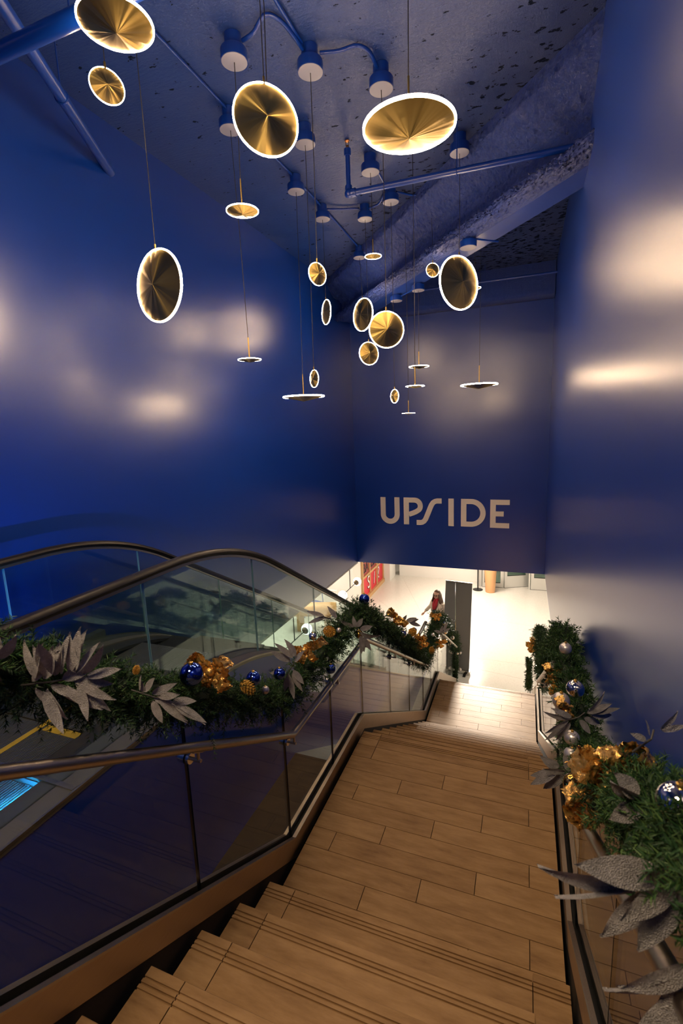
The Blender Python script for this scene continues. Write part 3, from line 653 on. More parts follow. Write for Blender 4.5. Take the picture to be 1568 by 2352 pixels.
def garland(path, rad, dens, label, seed):
    rng = np.random.default_rng(seed); step = .01; Q = resample(path, step)
    root = thing('fir_garland', tuple(Q[len(Q)//2]-[0, 0, .15]), label, 'garland')
    tan = unit(np.gradient(Q, axis=0)); dist = np.linalg.norm(Q-np.array([0, 0, EYE]), axis=1)
    dn = dens*np.clip(2.2/dist, .75, 1.3)
    cnt = rng.poisson(dn*step); idx = np.repeat(np.arange(len(Q)), cnt); n = len(idx)
    P0 = Q[idx]; Tn = tan[idx]; ref = np.array([0, 0, 1.0]); a = unit(np.cross(Tn, ref)); vert = np.abs(Tn[:, 2]) > .95; a[vert] = [1, 0, 0]; b_ = np.cross(a, Tn)
    ph = rng.uniform(0, 2*PI, n); radial = np.cos(ph)[:, None]*a+np.sin(ph)[:, None]*b_
    D = unit(radial*rng.uniform(.5, 1, (n, 1))+Tn*rng.choice([-1, 1], (n, 1))*rng.uniform(.15, 1.0, (n, 1))+np.array([0, 0, -.12]))
    lr = rad(P0) if callable(rad) else np.full(n, rad)
    ln = lr*rng.uniform(.6, 1.05, n)*np.where(rng.random(n) < .05, 1.35, 1.0)
    far = np.clip(dist[idx]/2.5, 1, 2.6)
    near = dist[idx] < 3.0
    V = []
    for msk, nn, nl, nw in ((near, 56, .027, .0018), (~near, 30, .036, .0030)):
        if msk.any(): V.append(needles(P0[msk]+radial[msk]*.01, D[msk], ln[msk], nn, nl, nw, rng))
    V = np.concatenate(V); V[:, 0] = np.minimum(V[:, 0], XW1-.004)          # the needles are pressed flat against the right wall
    stuff(mesh_np('needles', V, 3, M['needle'], root))
    tw = P0[near]; te = tw+D[near]*ln[near][:, None]-np.array([0, 0, .18])*ln[near][:, None]; sd = unit(np.cross(D[near], np.array([.3, .5, .8])))*.0016
    tv = np.stack([tw-sd, tw+sd, te], 1).reshape(-1, 3); tv[:, 0] = np.minimum(tv[:, 0], XW1-.004)
    stuff(mesh_np('twigs', tv, 3, M['twig'], root))
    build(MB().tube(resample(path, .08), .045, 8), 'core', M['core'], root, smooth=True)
    return root
def rail_path(x, pts): return [(x, y, rz(y, o)) for y, o in pts]
GL = rail_path(-1.335, [(.05, 1.13), (.5, 1.14), (.80, 1.16), (1.0, 1.10), (1.4, 1.06), (1.9, 1.07), (2.2, 1.07), (2.5, 1.08), (2.9, 1.07), (3.36, 1.09), (3.6, 1.12), (3.9, 1.12), (4.4, 1.09), (4.8, 1.07), (5.4, 1.04), (5.9, 1.0), (6.5, .92), (6.95, .95), (7.3, 1.02), (7.7, 1.12), (8.2, 1.14), (8.6, 1.12), (9.2, 1.05), (9.75, 1.0)])
GL += [(-1.335, 9.95, -2.05), (-1.33, 10.0, -2.3)]
garl_l = garland(GL, lambda p: np.where(p[:, 1] > 3.2, .19, .155), 560, 'fir garland with gold and blue ornaments on the left glass railing', 11)
garland([(-1.33, 10.02, -2.2), (-1.33, 10.03, -2.5), (-1.34, 10.03, -2.99)], .075, 620, 'thin green strand hanging down at the lower end of the left railing', 12)
GR = rail_path(.300, [(.25, 1.10), (.6, 1.09), (.9, 1.08), (1.4, 1.06), (1.9, 1.07), (2.3, 1.07), (2.9, 1.07), (3.36, 1.09), (3.7, 1.12), (4.1, 1.08), (4.8, 1.05), (5.4, 1.04), (5.9, 1.0), (6.5, .98), (6.95, 1.0), (7.3, 1.05), (7.7, 1.08), (8.2, 1.08)])
garl_r = garland([(min(x, .300), y, z) for x, y, z in GR], .14, 560, 'fir garland with silver and gold ornaments squeezed against the right wall', 13)
garland([(.17, 8.6, -1.55), (.17, 8.62, -1.85), (.17, 8.62, -2.15)], .08, 700, 'short green strand hanging at the lower end of the right railing', 14)

# ------------------------------------------------------------------ ornaments
M['b_blue'] = mat('shiny_blue_bauble', (.07, .13, .50), .06, 1.0)
M['b_silver'] = mat('satin_silver_bauble', (.66, .62, .60), .32, .7)
M['b_mirror'] = mat('mirror_bauble', (.78, .74, .70), .05, 1.0)
M['b_gold'] = mat('gold_bauble', (.72, .42, .10), .12, 1.0)
g_ = mat('crumpled_gold_foil', (.88, .52, .15), .27, .78); L(g_, bump(g_, noise(g_, coords(g_), 48, 4, .62), .75, .008), B(g_).inputs['Normal']); M['foil'] = g_
g_ = mat('gold_glitter', (.90, .50, .09), .32, .7); vo = N(g_, 'ShaderNodeTexVoronoi'); vo.inputs['Scale'].default_value = 420; L(g_, coords(g_), vo.inputs['Vector']); L(g_, bump(g_, vo.outputs['Distance'], 1.0, .004), B(g_).inputs['Normal']); M['glitter'] = g_
s_ = mat('silver_glitter_leaf', (.5, .47, .46), .42, .35); vo = N(s_, 'ShaderNodeTexVoronoi'); vo.inputs['Scale'].default_value = 520; L(s_, coords(s_), vo.inputs['Vector'])
L(s_, bump(s_, vo.outputs['Distance'], 1.0, .008), B(s_).inputs['Normal'])
sp_ = maprange(s_, vo.outputs['Color'], .78, .86, 0, 1); mx_ = N(s_, 'ShaderNodeMixRGB'); L(s_, sp_, mx_.inputs['Fac']); mx_.inputs['Color2'].default_value = (.95, .90, .86, 1)
L(s_, ramp(s_, noise(s_, coords(s_), 40, 3), [(.3, (.42, .40, .39)), (.7, (.74, .70, .68))]), mx_.inputs['Color1']); L(s_, mx_.outputs['Color'], B(s_).inputs['Base Color']); L(s_, maprange(s_, sp_, 0, 1, .5, .18), B(s_).inputs['Roughness']); M['leaf'] = s_
M['stem'] = mat('dark_stem', (.05, .045, .04), .6)
def bauble(c, r, kind, label):
    c = np.array(c)+np.array([.36, -.92, .17])*.02
    t = thing('bauble', (c[0], c[1], c[2]-r), label, 'bauble', 'round baubles on the garlands')
    build(MB().ball(c, r, 32, 20), 'ball', M['b_'+kind], t, smooth='all')
    q = MB().lathe([(0, r*.97), (r*.2, r*.97), (r*.2, r*1.12), (r*.13, r*1.16), (0, r*1.16)], c, 14); build(q, 'cap', M['rod'], t, smooth=True)
    build(MB().tube([(c[0]+r*.1*math.cos(a), c[1], c[2]+r*1.24+r*.1*math.sin(a)) for a in np.linspace(0, 2*PI, 12)], r*.025, 5, caps=False), 'loop', M['rod'], t)
BAUBLES = [
 ((-1.235, 1.436, 1.703), .047, 'blue', 'largest shiny blue bauble beside the gold bow on the left garland'),
 ((-1.235, 1.874, 1.451), .036, 'blue', 'shiny blue bauble right of the gold pine cone on the left garland'),
 ((-1.235, 2.131, 1.341), .033, 'blue', 'shiny blue bauble nestled before the silver leaves above the railing bend'),
 ((-1.24, 1.982, 1.326), .021, 'silver', 'small silver bauble below the shiny blue ones on the left garland'),
 ((-1.24, 2.852, .999), .034, 'blue', 'blue bauble hanging under the left garland above the sloping handrail'),
 ((-1.26, 3.679, 1.215), .045, 'blue', 'blue bauble sitting on the peak of the left garland'),
 ((-1.24, 3.026, 1.213), .018, 'silver', 'tiny silver bauble beside the orange-gold pine cone'),
 ((-1.25, 2.604, 1.350), .025, 'mirror', 'small mirrored bauble tucked behind the rolled gold ribbon'),
 ((-1.22, 3.401, 1.020), .034, 'gold', 'gold bauble hanging under the silver leaves at the handrail corner'),
 ((-1.25, 4.978, .332), .040, 'mirror', 'mirrored bauble half sunk in the descending left garland'),
 ((-1.25, 5.536, .136), .038, 'mirror', 'mirrored bauble between the gold cone and the gold blossom'),
 ((-1.25, 7.790, -.689), .041, 'mirror', 'upper mirrored bauble below the walking woman'),
 ((-1.22, 7.788, -.840), .050, 'mirror', 'lower mirrored bauble beside the end of the short handrail'),
 ((-1.25, 6.844, -.492), .027, 'silver', 'tiny silver bauble in the dip of the left garland'),
 ((-1.25, 8.949, -1.474), .039, 'silver', 'silver bauble before the grey banner near the strand'),
 ((-1.29, 9.98, -2.30), .036, 'silver', 'silver bauble at the upper left of the hanging strand'),
 ((-1.24, 10.06, -2.32), .036, 'silver', 'silver bauble at the upper right of the hanging strand'),
 ((-1.38, 9.98, -2.70), .036, 'silver', 'silver bauble at the lower left of the hanging strand'),
 ((-1.24, 10.06, -2.72), .036, 'silver', 'silver bauble at the lower right of the hanging strand'),
 ((.255, 3.02, 1.280), .036, 'silver', 'satin silver bauble high on the right garland near the wall shadow'),
 ((.255, 2.430, 1.342), .042, 'mirror', 'mirrored bauble beside the wall in the middle of the right garland'),
 ((.195, 2.44, 1.261), .042, 'silver', 'matte silver ball at the stair side of the right garland'),
 ((.22, 2.14, 1.261), .033, 'silver', 'silver ball among the silver leaves of the right garland'),
 ((.21, 2.01, 1.267), .033, 'silver', 'silver ball below the leaf spray, above the mirrored gold one'),
 ((.190, 1.722, 1.35), .038, 'gold', 'mirrored gold ball beside the crumpled gold ribbon over the right handrail'),
 ((.250, .868, 2.005), .034, 'mirror', 'mirrored ball reflecting the lamps at the right picture edge'),
]
for b_ in BAUBLES: bauble(*b_)

E1v, E2v, E3v = np.array([.93, .36, -.04]), np.array([.05, -.16, .985]), np.array([.36, -.92, .17])   # across, up and out of the garlands' front
def foil_strip(pts, w, wd, parent, name, seed, crumple=.085):
    """ribbon of width w along 3-D points, its width along direction wd"""
    rng = np.random.default_rng(seed); pts = resample(pts, max(.004, w/9)); n = len(pts); m_ = 8
    wd = unit(np.asarray(wd, float)); V = pts[:, None]+np.linspace(-.5, .5, m_)[None, :, None]*w*wd
    no = rng.normal(0, w*crumple, (n, m_, 3)); no = (no+np.roll(no, 1, 0)+np.roll(no, 1, 1))/2.2; V = V+no
    F = [(i*m_+j, (i+1)*m_+j, (i+1)*m_+j+1, i*m_+j+1) for i in range(n-1) for j in range(m_-1)]
    return build(MB().add(V.reshape(-1, 3), F), name, M['foil'], parent, smooth='all')
def bow(c, size, label, loops, seed, tails=2, w=.55):
    c = np.array(c, float); t = thing('ribbon_bow', tuple(c-[0, 0, size]), label, 'ribbon', 'crumpled gold ribbons on the garlands')
    for k, (ang, s) in enumerate(loops):
        a = math.radians(ang); d = math.cos(a)*E1v+math.sin(a)*E2v; pd = -math.sin(a)*E1v+math.cos(a)*E2v
        pts = [c+size*s*(d*(.05+.95*math.sin(PI*u)**.8)+E3v*(.42*math.sin(2*PI*u))+pd*.10*math.sin(2*PI*u)) for u in np.linspace(0, 1, 22)]
        foil_strip(pts, size*w, pd, t, 'ribbon_loop', seed+k)
    for k in range(tails):
        a = math.radians(-110+60*k); d = math.cos(a)*E1v+math.sin(a)*E2v; pd = -math.sin(a)*E1v+math.cos(a)*E2v
        foil_strip([c+size*.9*u*d+E3v*size*.2*math.sin(3*u) for u in np.linspace(0, 1, 8)], size*w*.8, pd, t, 'ribbon_tail', seed+9+k)
    q = MB().ball(c+E3v*size*.12, size*.2, 12, 8); build(q, 'knot', M['foil'], t, smooth='all')
BOWS = [
 ((-1.235, 1.545, 1.655), .105, 'largest crumpled gold bow between the blue baubles of the left garland', [(150, 1.0), (35, .9), (-60, 1.05), (-20, .7)], 40),
 ((-1.235, 2.445, 1.330), .115, 'rolled gold ribbon loop on the rising stretch of the left garland', [(28, 1.25), (205, .6)], 60),
 ((-1.235, 4.66, .66), .12, 'gold ribbon on the crest where the left garland turns down', [(140, 1.0), (-45, 1.2), (-80, .8)], 70),
 ((-1.235, 5.80, -.13), .125, 'gold blossom-like ribbon half way down the left garland', [(110, .9), (40, .9), (-30, 1.0), (-100, 1.0), (190, .6)], 80),
 ((-1.235, 7.25, -.82), .12, 'gold ribbon blossom above the flat stretch of the lower railing', [(170, .9), (20, 1.2), (-50, .8), (100, .7)], 90),
 ((-1.27, 7.25, -.36), .10, 'gold ribbon on top of the garland in front of the woman', [(160, 1.0), (20, .9), (90, .5)], 95),
 ((.195, 3.10, 1.05), .085, 'gold bow at the stair side of the right garland below the silver ball', [(120, 1.0), (20, .8), (-70, .9)], 100),
 ((.19, 7.4, -.72), .13, 'gold ribbon blossom at the far end of the right garland', [(100, 1.0), (180, .8), (-90, 1.1), (20, .6)], 110),
 ((.215, 2.36, 1.25), .075, 'upright narrow gold ribbon above the silver leaves on the right garland', [(115, 1.1), (60, .5)], 120),
 ((.230, 1.33, 1.70), .105, 'big shimmering gold ribbon folded over the right garland', [(35, 1.15), (95, .7), (160, .9), (-40, .7)], 130),
 ((.205, 1.50, 1.46), .10, 'crumpled gold ribbon hanging over the right handrail', [(140, .7), (-95, 1.0), (-60, .9), (30, .6)], 140),
]
for b_ in BOWS: bow(*b_)
def cone(c, r, label, ax, seed=0):
    c = np.array(c, float); t = thing('pine_cone', tuple(c-[0, 0, r*1.3]), label, 'pine cone', 'gold pine cones on the garlands')
    ax = unit(np.array(ax, float)); a = unit(np.cross(ax, [.3, .2, .9])); b_ = np.cross(ax, a); q = MB()
    for i in range(70):
        u = (i+.5)/70; th = i*2.39996; rr = r*math.sin(PI*min(.97, .12+u*.85))**.75*.8; p_ = c+ax*(u-.5)*2.5*r+(a*math.cos(th)+b_*math.sin(th))*rr
        o_ = a*math.cos(th)+b_*math.sin(th); s_ = np.cross(ax, o_)*r*.24; tip = p_+o_*r*.32+ax*r*.22
        q.add([p_-s_-ax*r*.1, p_+s_-ax*r*.1, tip+s_*.5, tip-s_*.5, p_+ax*r*.2], [(0, 1, 2, 3), (3, 2, 4), (0, 3, 4), (1, 4, 2)])
    k = build(q, 'scales', M['glitter'], t); build(MB().ball(c, r*.72, 14, 10, (1, 1, 1)), 'heart', M['glitter'], t, smooth='all')
for i, b_ in enumerate([((-1.23, 1.801, 1.436), .030, 'gold pine cone between the big bow and the blue baubles', (.5, .2, -.6)), ((-1.225, 2.814, 1.291), .036, 'orange-gold pine cone before the peak of the left garland', (.7, -.5, .1)),
      ((-1.225, 1.144, 1.866), .012, 'small gold cone between the two near leaf sprays', (.1, .2, 1)), ((-1.22, 1.249, 1.69), .013, 'small gold cone hanging under the second leaf spray', (.1, .1, 1)),
      ((-1.24, 5.418, .159), .046, 'gold pine cone half way down the left garland', (.3, -.6, .6)), ((-1.23, 6.64, -.66), .042, 'gold pine cone low in the dip of the left garland', (0, .2, 1)),
      ((.20, 2.95, 1.02), .027, 'gold pine cone behind the matte silver ball on the right garland', (.2, .1, 1)), ((.215, 1.56, 1.58), .022, 'orange-gold cone among the leaves beside the big right ribbon', (.2, .1, 1))]): cone(*b_, seed=i)

def leaf_mesh(base, d, nrm, ln, wd, curl, parent):
    d = unit(np.array(d, float)); nrm = unit(np.array(nrm, float)-d*(np.array(nrm, float)@d)); s_ = np.cross(d, nrm); V = []; K = 10
    for i in range(K+1):
        u = i/K; w_ = wd*(math.sin(PI*min(1, u*.93+.07))**.85)*(1-.25*u)*(1 if i else .12); 
        if i == K: w_ = .0004
        cpt = base+d*ln*u+nrm*(-curl*ln*u*u)
        for k, lat in enumerate((-1, -.5, 0, .5, 1)): V.append(cpt+s_*w_*.5*lat-nrm*wd*.10*(1-abs(lat))+nrm*(.0012 if 0 else 0))
    F = [(i*5+j, (i+1)*5+j, (i+1)*5+j+1, i*5+j+1) for i in range(K) for j in range(4)]
    return build(MB().add(V, F), 'leaf', M['leaf'], parent, smooth='all')
def spray(c, axis_ang, stem, leaves, label, seed, wd=.034, out=.35, lift=.035):
    """leaves: (position along the stem 0..1, angle in the front plane, length)"""
    rng = np.random.default_rng(seed); c = np.array(c, float)+E3v*lift; a = math.radians(axis_ang); d = math.cos(a)*E1v+math.sin(a)*E2v
    t = thing('leaf_spray', tuple(c-[0, 0, .05]), label, 'leaf spray', 'silver glitter leaf sprays on the garlands')
    build(MB().tube([c-d*.03, c+d*stem*.5+E3v*.012, c+d*stem], .0022, 6), 'stem', M['stem'], t)
    for u, ang, ln in leaves:
        q = math.radians(ang); dd = math.cos(q)*E1v+math.sin(q)*E2v+E3v*rng.uniform(-.05, out); nn = E3v*.9+E1v*rng.normal(0, .45)+E2v*rng.normal(.1, .45)
        b0 = c+d*stem*u+E3v*.010; p1 = b0+unit(dd)*ln*.16
        leaf_mesh(p1, dd, nn, ln*.9, wd*rng.uniform(.85, 1.15)*min(1, ln/.10+.15), rng.uniform(-.05, .40), t)
spray((-1.24, .770, 2.075), 80, .05, [(.2, 118, .11), (.3, 96, .115), (.5, 66, .12), (.8, 125, .13), (.1, 150, .09), (0, 195, .08), (.6, 38, .10), (1, 104, .15), (.4, 80, .10)], 'silver glitter leaf spray standing up at the left picture edge', 1, wd=.033, lift=.06)
spray((-1.235, .850, 2.005), 10, .14, [(.0, 48, .10), (.1, 70, .13), (.25, 55, .12), (.4, 84, .12), (.5, 70, .12), (.6, 88, .14), (.75, 66, .14), (.9, 74, .15), (1, 38, .13), (1, 14, .12), (.05, -55, .085), (.2, -66, .14), (.45, -52, .13), (.65, -64, .13), (.85, -30, .12), (.95, -78, .11), (.3, -25, .11), (.55, 24, .10), (.75, -8, .11), (.15, 95, .12), (.35, 62, .14), (.45, 100, .11), (.65, 78, .13), (.85, 52, .13), (.95, 88, .12), (.3, -80, .12), (.55, -40, .13), (.8, -48, .13)], 'largest silver glitter leaf spray spread over the near left garland', 2, wd=.034, lift=.075)
spray((-1.22, 1.18, 1.79), -18, .10, [(0, 75, .07), (.1, 50, .09), (.3, 25, .10), (.5, 12, .10), (.3, -30, .12), (.5, -42, .14), (.7, -50, .12), (.9, -38, .15), (1, -30, .14), (.4, -75, .10), (.2, 100, .06), (1, 0, .09)], 'silver glitter leaf spray left of the largest blue bauble', 3, wd=.030, lift=.06)
spray((-1.225, 2.225, 1.315), 60, .10, [(.9, 125, .16), (.7, 150, .14), (1, 100, .13), (.6, 60, .10), (.2, -70, .15), (0, -85, .17), (.1, -105, .13), (.3, -55, .11), (0, 180, .10)], 'silver glitter leaf spray around the blue bauble above the railing bend', 4, wd=.04)
spray((-1.215, 3.33, 1.11), -60, .10, [(0, 150, .14), (.1, 110, .10), (.3, -40, .13), (.5, -80, .15), (.7, -60, .16), (.9, -95, .13), (.2, 20, .12), (0, 60, .09), (.6, -20, .15)], 'silver leaf spray above the corner of the handrail', 5, wd=.05)
spray((-1.26, 3.16, 1.23), 160, .12, [(.5, 175, .15), (1, 160, .16), (.3, 120, .12), (1, 195, .14)], 'thin silver leaf spray on the crest of the left garland', 6, wd=.036)
spray((-1.26, 4.80, .53), 20, .10, [(.3, 60, .12), (.6, 30, .15), (1, -20, .16), (1, 10, .12)], 'silver leaf spray behind the gold ribbon of the descending garland', 7, wd=.05)
spray((-1.22, 7.32, -.70), 60, .08, [(.3, 90, .14), (.6, 40, .15), (1, 70, .17), (.5, 150, .13), (0, -40, .12)], 'silver leaf spray above the lower flat handrail', 8, wd=.055)
spray((.205, 2.16, 1.345), 30, .07, [(.9, 55, .13), (1, 20, .13), (1, -5, .12), (.8, 40, .12), (.2, 180, .12), (.1, 200, .14), (0, 225, .14), (.1, 245, .13), (.2, 150, .10), (.4, -50, .10), (.6, -25, .12)], 'silver leaf spray with a gold centre in the middle of the right garland', 9, wd=.034)
spray((.200, 1.86, 1.30), 150, .07, [(.5, 170, .11), (.8, 200, .12), (1, 150, .10), (.3, 120, .09), (.6, 230, .12), (1, 215, .13)], 'silver leaf spray left of the folded gold ribbon', 10, wd=.04)
spray((.235, 1.10, 1.965), 60, .04, [(.5, 110, .05), (1, 60, .06), (1, 20, .055), (.3, 150, .05)], 'small silver leaf spray standing above the big right ribbon', 11, wd=.022)
spray((.235, .80, 1.945), 185, .05, [(.2, 168, .16), (.6, 195, .17), (.9, 212, .15), (.5, 228, .14), (.1, 240, .13), (.2, 150, .10), (0, 205, .12)], 'large blurred silver leaf spray in the lower right corner', 12, wd=.055)
spray((.245, .74, 1.885), 255, .08, [(.2, 246, .17), (.6, 262, .19), (1, 278, .17), (.3, 228, .14), (.8, 240, .18), (.5, 295, .14), (.1, 215, .12)], 'dark drooping silver leaves below the blurred spray at the right edge', 13, wd=.06)
spray((.235, 1.02, 1.89), 150, .04, [(.3, 155, .10), (.6, 130, .09), (.2, 200, .08)], 'broad dark silver leaves between the ribbon and the mirrored ball', 14, wd=.042)

# ------------------------------------------------------------------ the hall below
M['alu'] = mat('pale_aluminium', (.62, .61, .58), .4, .4)
M['door_glass'] = pane_mat('door_glass', (.62, .78, .74), .08)
M['joint'] = mat('dark_joint', (.03, .03, .03), .7)
def door(name, p0, p1, glass_from, frame_w, label, both=False):
    """a glazed leaf standing on the floor from p0 to p1, 2.3 m high"""
    p0, p1 = np.array(p0, float), np.array(p1, float); d = p1-p0; w_ = np.linalg.norm(d); d /= w_; n = np.array([-d[1], d[0]])
    root = bpy.data.objects.new(name, None); C.objects.link(root); root.location = (*((p0+p1)/2), ZF); ORIG[root.name] = np.array([*((p0+p1)/2), ZF]); root['label'] = label; struct(root)
    def bar(u0, u1, z0, z1, nm, m_, th=.03):
        a, b_ = p0+d*u0, p0+d*u1; q = [a-n*th, b_-n*th, b_+n*th, a+n*th]
        return build(MB().prism_z([tuple(x) for x in q], ZF+z0, ZF+z1), nm, m_, root)
    bar(0, frame_w, .01, 2.3, 'stile', M['alu']); bar(w_-frame_w, w_, .01, 2.3, 'stile', M['alu']); bar(frame_w, w_-frame_w, .01, glass_from, 'bottom_rail', M['alu']); bar(frame_w, w_-frame_w, 2.18, 2.3, 'top_rail', M['alu'])
    bar(frame_w, w_-frame_w, glass_from, 2.18, 'pane', M['door_glass'], .006); bar(0, w_, 0, .01, 'threshold', M['joint'], .035); bar(frame_w, w_-frame_w, glass_from, glass_from+.02, 'gasket', M['joint'], .012)
    if both: bar(w_-frame_w-.02, w_-frame_w, .95, 1.35, 'pull_handle', M['chrome'], .05)
    return root
door('door_1', (-1.30, 16.80), (-.62, 16.86), .16, .07, 'narrow glazed door behind the tan planter')
door('door_2', (-.56, 16.84), (.21, 17.22), .42, .09, 'glazed door standing ajar in the far entrance', True)
door('door_3', (.30, 16.90), (1.2, 16.93), .42, .10, 'glazed door half hidden by the right wall edge', True)
q = MB(); q.box((-1.46, 16.78, ZF), (-1.32, 16.98, ZB)); build(q, 'trim_3', M['alu']); struct(bpy.data.objects['trim_3'])
for i, x in enumerate((-.60, .26)): struct(build(MB().box((x-.03, 16.86, ZF), (x+.02, 17.0, ZB)), 'trim_%d' % (4+i), M['alu']))
struct(build(MB().box((-4.45, 17.35, ZF), (-1.44, 17.5, ZB)), 'wall_entrance', M['white']))
struct(build(MB().box((-1.44, 18.6, ZF), (5.2, 18.7, ZB)), 'wall_vestibule', mat('grey_green_vestibule', (.30, .36, .33), .6)))
# tan planter
M['tan'] = mat('tan_planter', (.62, .34, .16), .55)
pl = thing('tall_planter', (-.995, 16.30, ZF), 'tall tapered tan planter standing before the far doors', 'planter')
build(MB().lathe([(0, 0), (.150, 0), (.158, .02), (.205, .86), (.205, .88), (.185, .88), (.18, .80), (0, .80)], (-.995, 16.30, ZF), 36), 'pot', M['tan'], pl, smooth=True)
q = MB()
for i in range(40):
    a = i*2.4; r_ = .03+.10*(i/40); c0 = np.array([-.995+r_*math.cos(a), 16.30+r_*math.sin(a), ZF+.80]); e = c0+[.05*math.cos(a), .05*math.sin(a), .10+.08*random.random()]
    s_ = np.array([-math.sin(a), math.cos(a), 0])*.02; q.add([c0, (c0+e)/2+s_, e, (c0+e)/2-s_], [(0, 1, 2, 3)])
build(q, 'pale_foliage', mat('pale_leaves', (.55, .55, .50), .6), pl)
# stanchion
st = thing('stanchion', (-1.417, 16.42, ZF), 'black post on a round foot beside the planter', 'stanchion')
build(MB().lathe([(0, 0), (.17, 0), (.17, .015), (.10, .03), (0, .03)], (-1.417, 16.42, ZF), 28), 'foot', M['dark_metal'], st, smooth=True)
build(MB().cyl((-1.417, 16.42, ZF+.03), (-1.417, 16.42, ZF+1.6), .022, 14), 'post', M['dark_metal'], st, smooth=True)
# roll-up banner, seen from behind
M['banner'] = mat('grey_banner_cloth', (.17, .175, .175), .6)
bn = thing('rollup_banner', (-1.405, 10.5, ZF), 'grey back of a tall roll-up banner on a silver base', 'banner')
b0, b1 = np.array([-1.72, 10.53, ZF+.09]), np.array([-1.075, 10.44, ZF+.09]); t0, t1 = np.array([-1.655, 10.78, ZF+2.10]), np.array([-1.045, 10.70, ZF+2.10])
V = []; nx, nz = 10, 16; nn = np.array([.14, .99, -.12])
for i in range(nz+1):
    for j in range(nx+1):
        u, w_ = j/nx, i/nz; p = (b0*(1-u)+b1*u)*(1-w_)+(t0*(1-u)+t1*u)*w_; V.append(p+nn*(.006*math.sin(u*9+w_*2)*math.sin(PI*w_)))
V = np.array(V); V2 = V-nn*.002; F = [(i*(nx+1)+j, i*(nx+1)+j+1, (i+1)*(nx+1)+j+1, (i+1)*(nx+1)+j) for i in range(nz) for j in range(nx)]; k = len(V)
q = MB().add(np.concatenate([V, V2]), F+[tuple(x+k for x in f_[::-1]) for f_ in F]); build(q, 'cloth', M['banner'], bn, smooth='all')
def obox(a, b_, w0, h0, h1):
    d = (b_-a); d /= np.linalg.norm(d); n = np.array([-d[1], d[0], 0]); q_ = [a[:2]-n[:2]*w0, b_[:2]-n[:2]*w0, b_[:2]+n[:2]*w0, a[:2]+n[:2]*w0]; return MB().prism_z([tuple(x) for x in q_], h0, h1)
build(obox(b0+[-.02, 0, 0], b1+[.02, 0, 0], .05, ZF+.015, ZF+.09), 'base', M['chrome'], bn)
build(obox(t0, t1, .012, ZF+2.09, ZF+2.12), 'top_bar', M['steel'], bn)
mid0, mid1 = (b0+b1)/2+[.07, -.04, 0], (t0+t1)/2+[-.02, -.03, 0]
build(MB().tube([mid0, mid0*.55+mid1*.45+[.0, -.02, 0]], .012, 8), 'pole', M['dark_metal'], bn, smooth=True)
build(MB().tube([mid0*.55+mid1*.45+[.0, -.02, 0]+np.array([-.05, 0, 0]), mid1+np.array([-.05, 0, 0])], .008, 8), 'upper_pole', M['chrome'], bn, smooth=True)
for u in (.15, .85): p = b0*(1-u)+b1*u; build(MB().box((p[0]-.03, p[1]-.17, ZF), (p[0]+.03, p[1]-.03, ZF+.016)), 'foot', M['dark_metal'], bn)
# globe lamps
M['globe'] = mat('opal_globe', (.9, .88, .84), .3, emit=(1, .93, .82), es=6.0)
for i, (y0, y1, lb) in enumerate([(10.6, 11.72, 'black bar lamp with two opal globes before the red shopfront'), (7.33, 8.47, 'black bar lamp with two opal globes seen through the escalator glass')]):
    gl = thing('globe_lamp', (-4.2, (y0+y1)/2, -1.6), lb, 'pendant lamp', 'two-globe bar lamps in the hall'); ym = (y0+y1)/2
    build(MB().cyl((-4.2, ym, -1.452), (-4.2, ym, ZB), .011, 10), 'rod', M['dark_metal'], gl, smooth=True)
    build(MB().cyl((-4.2, ym, ZB-.05), (-4.2, ym, ZB), .06, 20), 'ceiling_rose', M['dark_metal'], gl, smooth=True)
    build(MB().cyl((-4.2, y0+.08, -1.452), (-4.2, y1-.08, -1.452), .010, 10), 'bar', M['dark_metal'], gl, smooth=True)
    for y, s_ in ((y0, 1), (y1, -1)):
        g1 = build(MB().ball((-4.2, y, -1.452), .115, 32, 20), 'globe', M['globe'], gl, smooth='all')
        build(MB().tube([(-4.2, y+s_*.085, -1.452), (-4.2, y+s_*.119, -1.452)], [.078, .045], 20), 'collar', mat('bronze_collar', (.22, .17, .11), .4, .8), g1, smooth=True)
# red shopfront with timber frame
M['timber'] = mat('pale_oak_frame', (.55, .33, .15), .5); M['red'] = mat('red_panel', (.62, .025, .045), .45); M['poster'] = mat('dark_red_poster', (.30, .05, .05), .5); M['ink'] = mat('black_print', (.01, .01, .01), .5); M['paint_white'] = mat('white_print', (.85, .83, .8), .5)
sf = thing('shopfront', (-4.95, 15.5, ZF), 'red panelled shopfront in a pale timber frame with painted letters', 'shopfront')
YS = [14.15, 14.90, 15.72, 16.52]; XF = -4.87
build(MB().box((-5.05, YS[0], ZF), (-4.97, YS[-1], ZB)), 'backing', M['white'], sf)
for y in YS: build(MB().box((-4.97, y-.035, ZF), (XF+.02, y+.035, ZB)), 'post', M['timber'], sf)
build(MB().box((-4.97, YS[0], ZF), (XF+.06, YS[-1], ZF+.13)), 'plinth', M['timber'], sf)
build(MB().box((-4.97, YS[0], ZF+.79), (XF+.015, YS[-1], ZF+.86)), 'rail', M['timber'], sf)
build(MB().box((-4.97, YS[0], ZF+1.75), (XF+.015, YS[-1], ZF+1.82)), 'rail', M['timber'], sf)
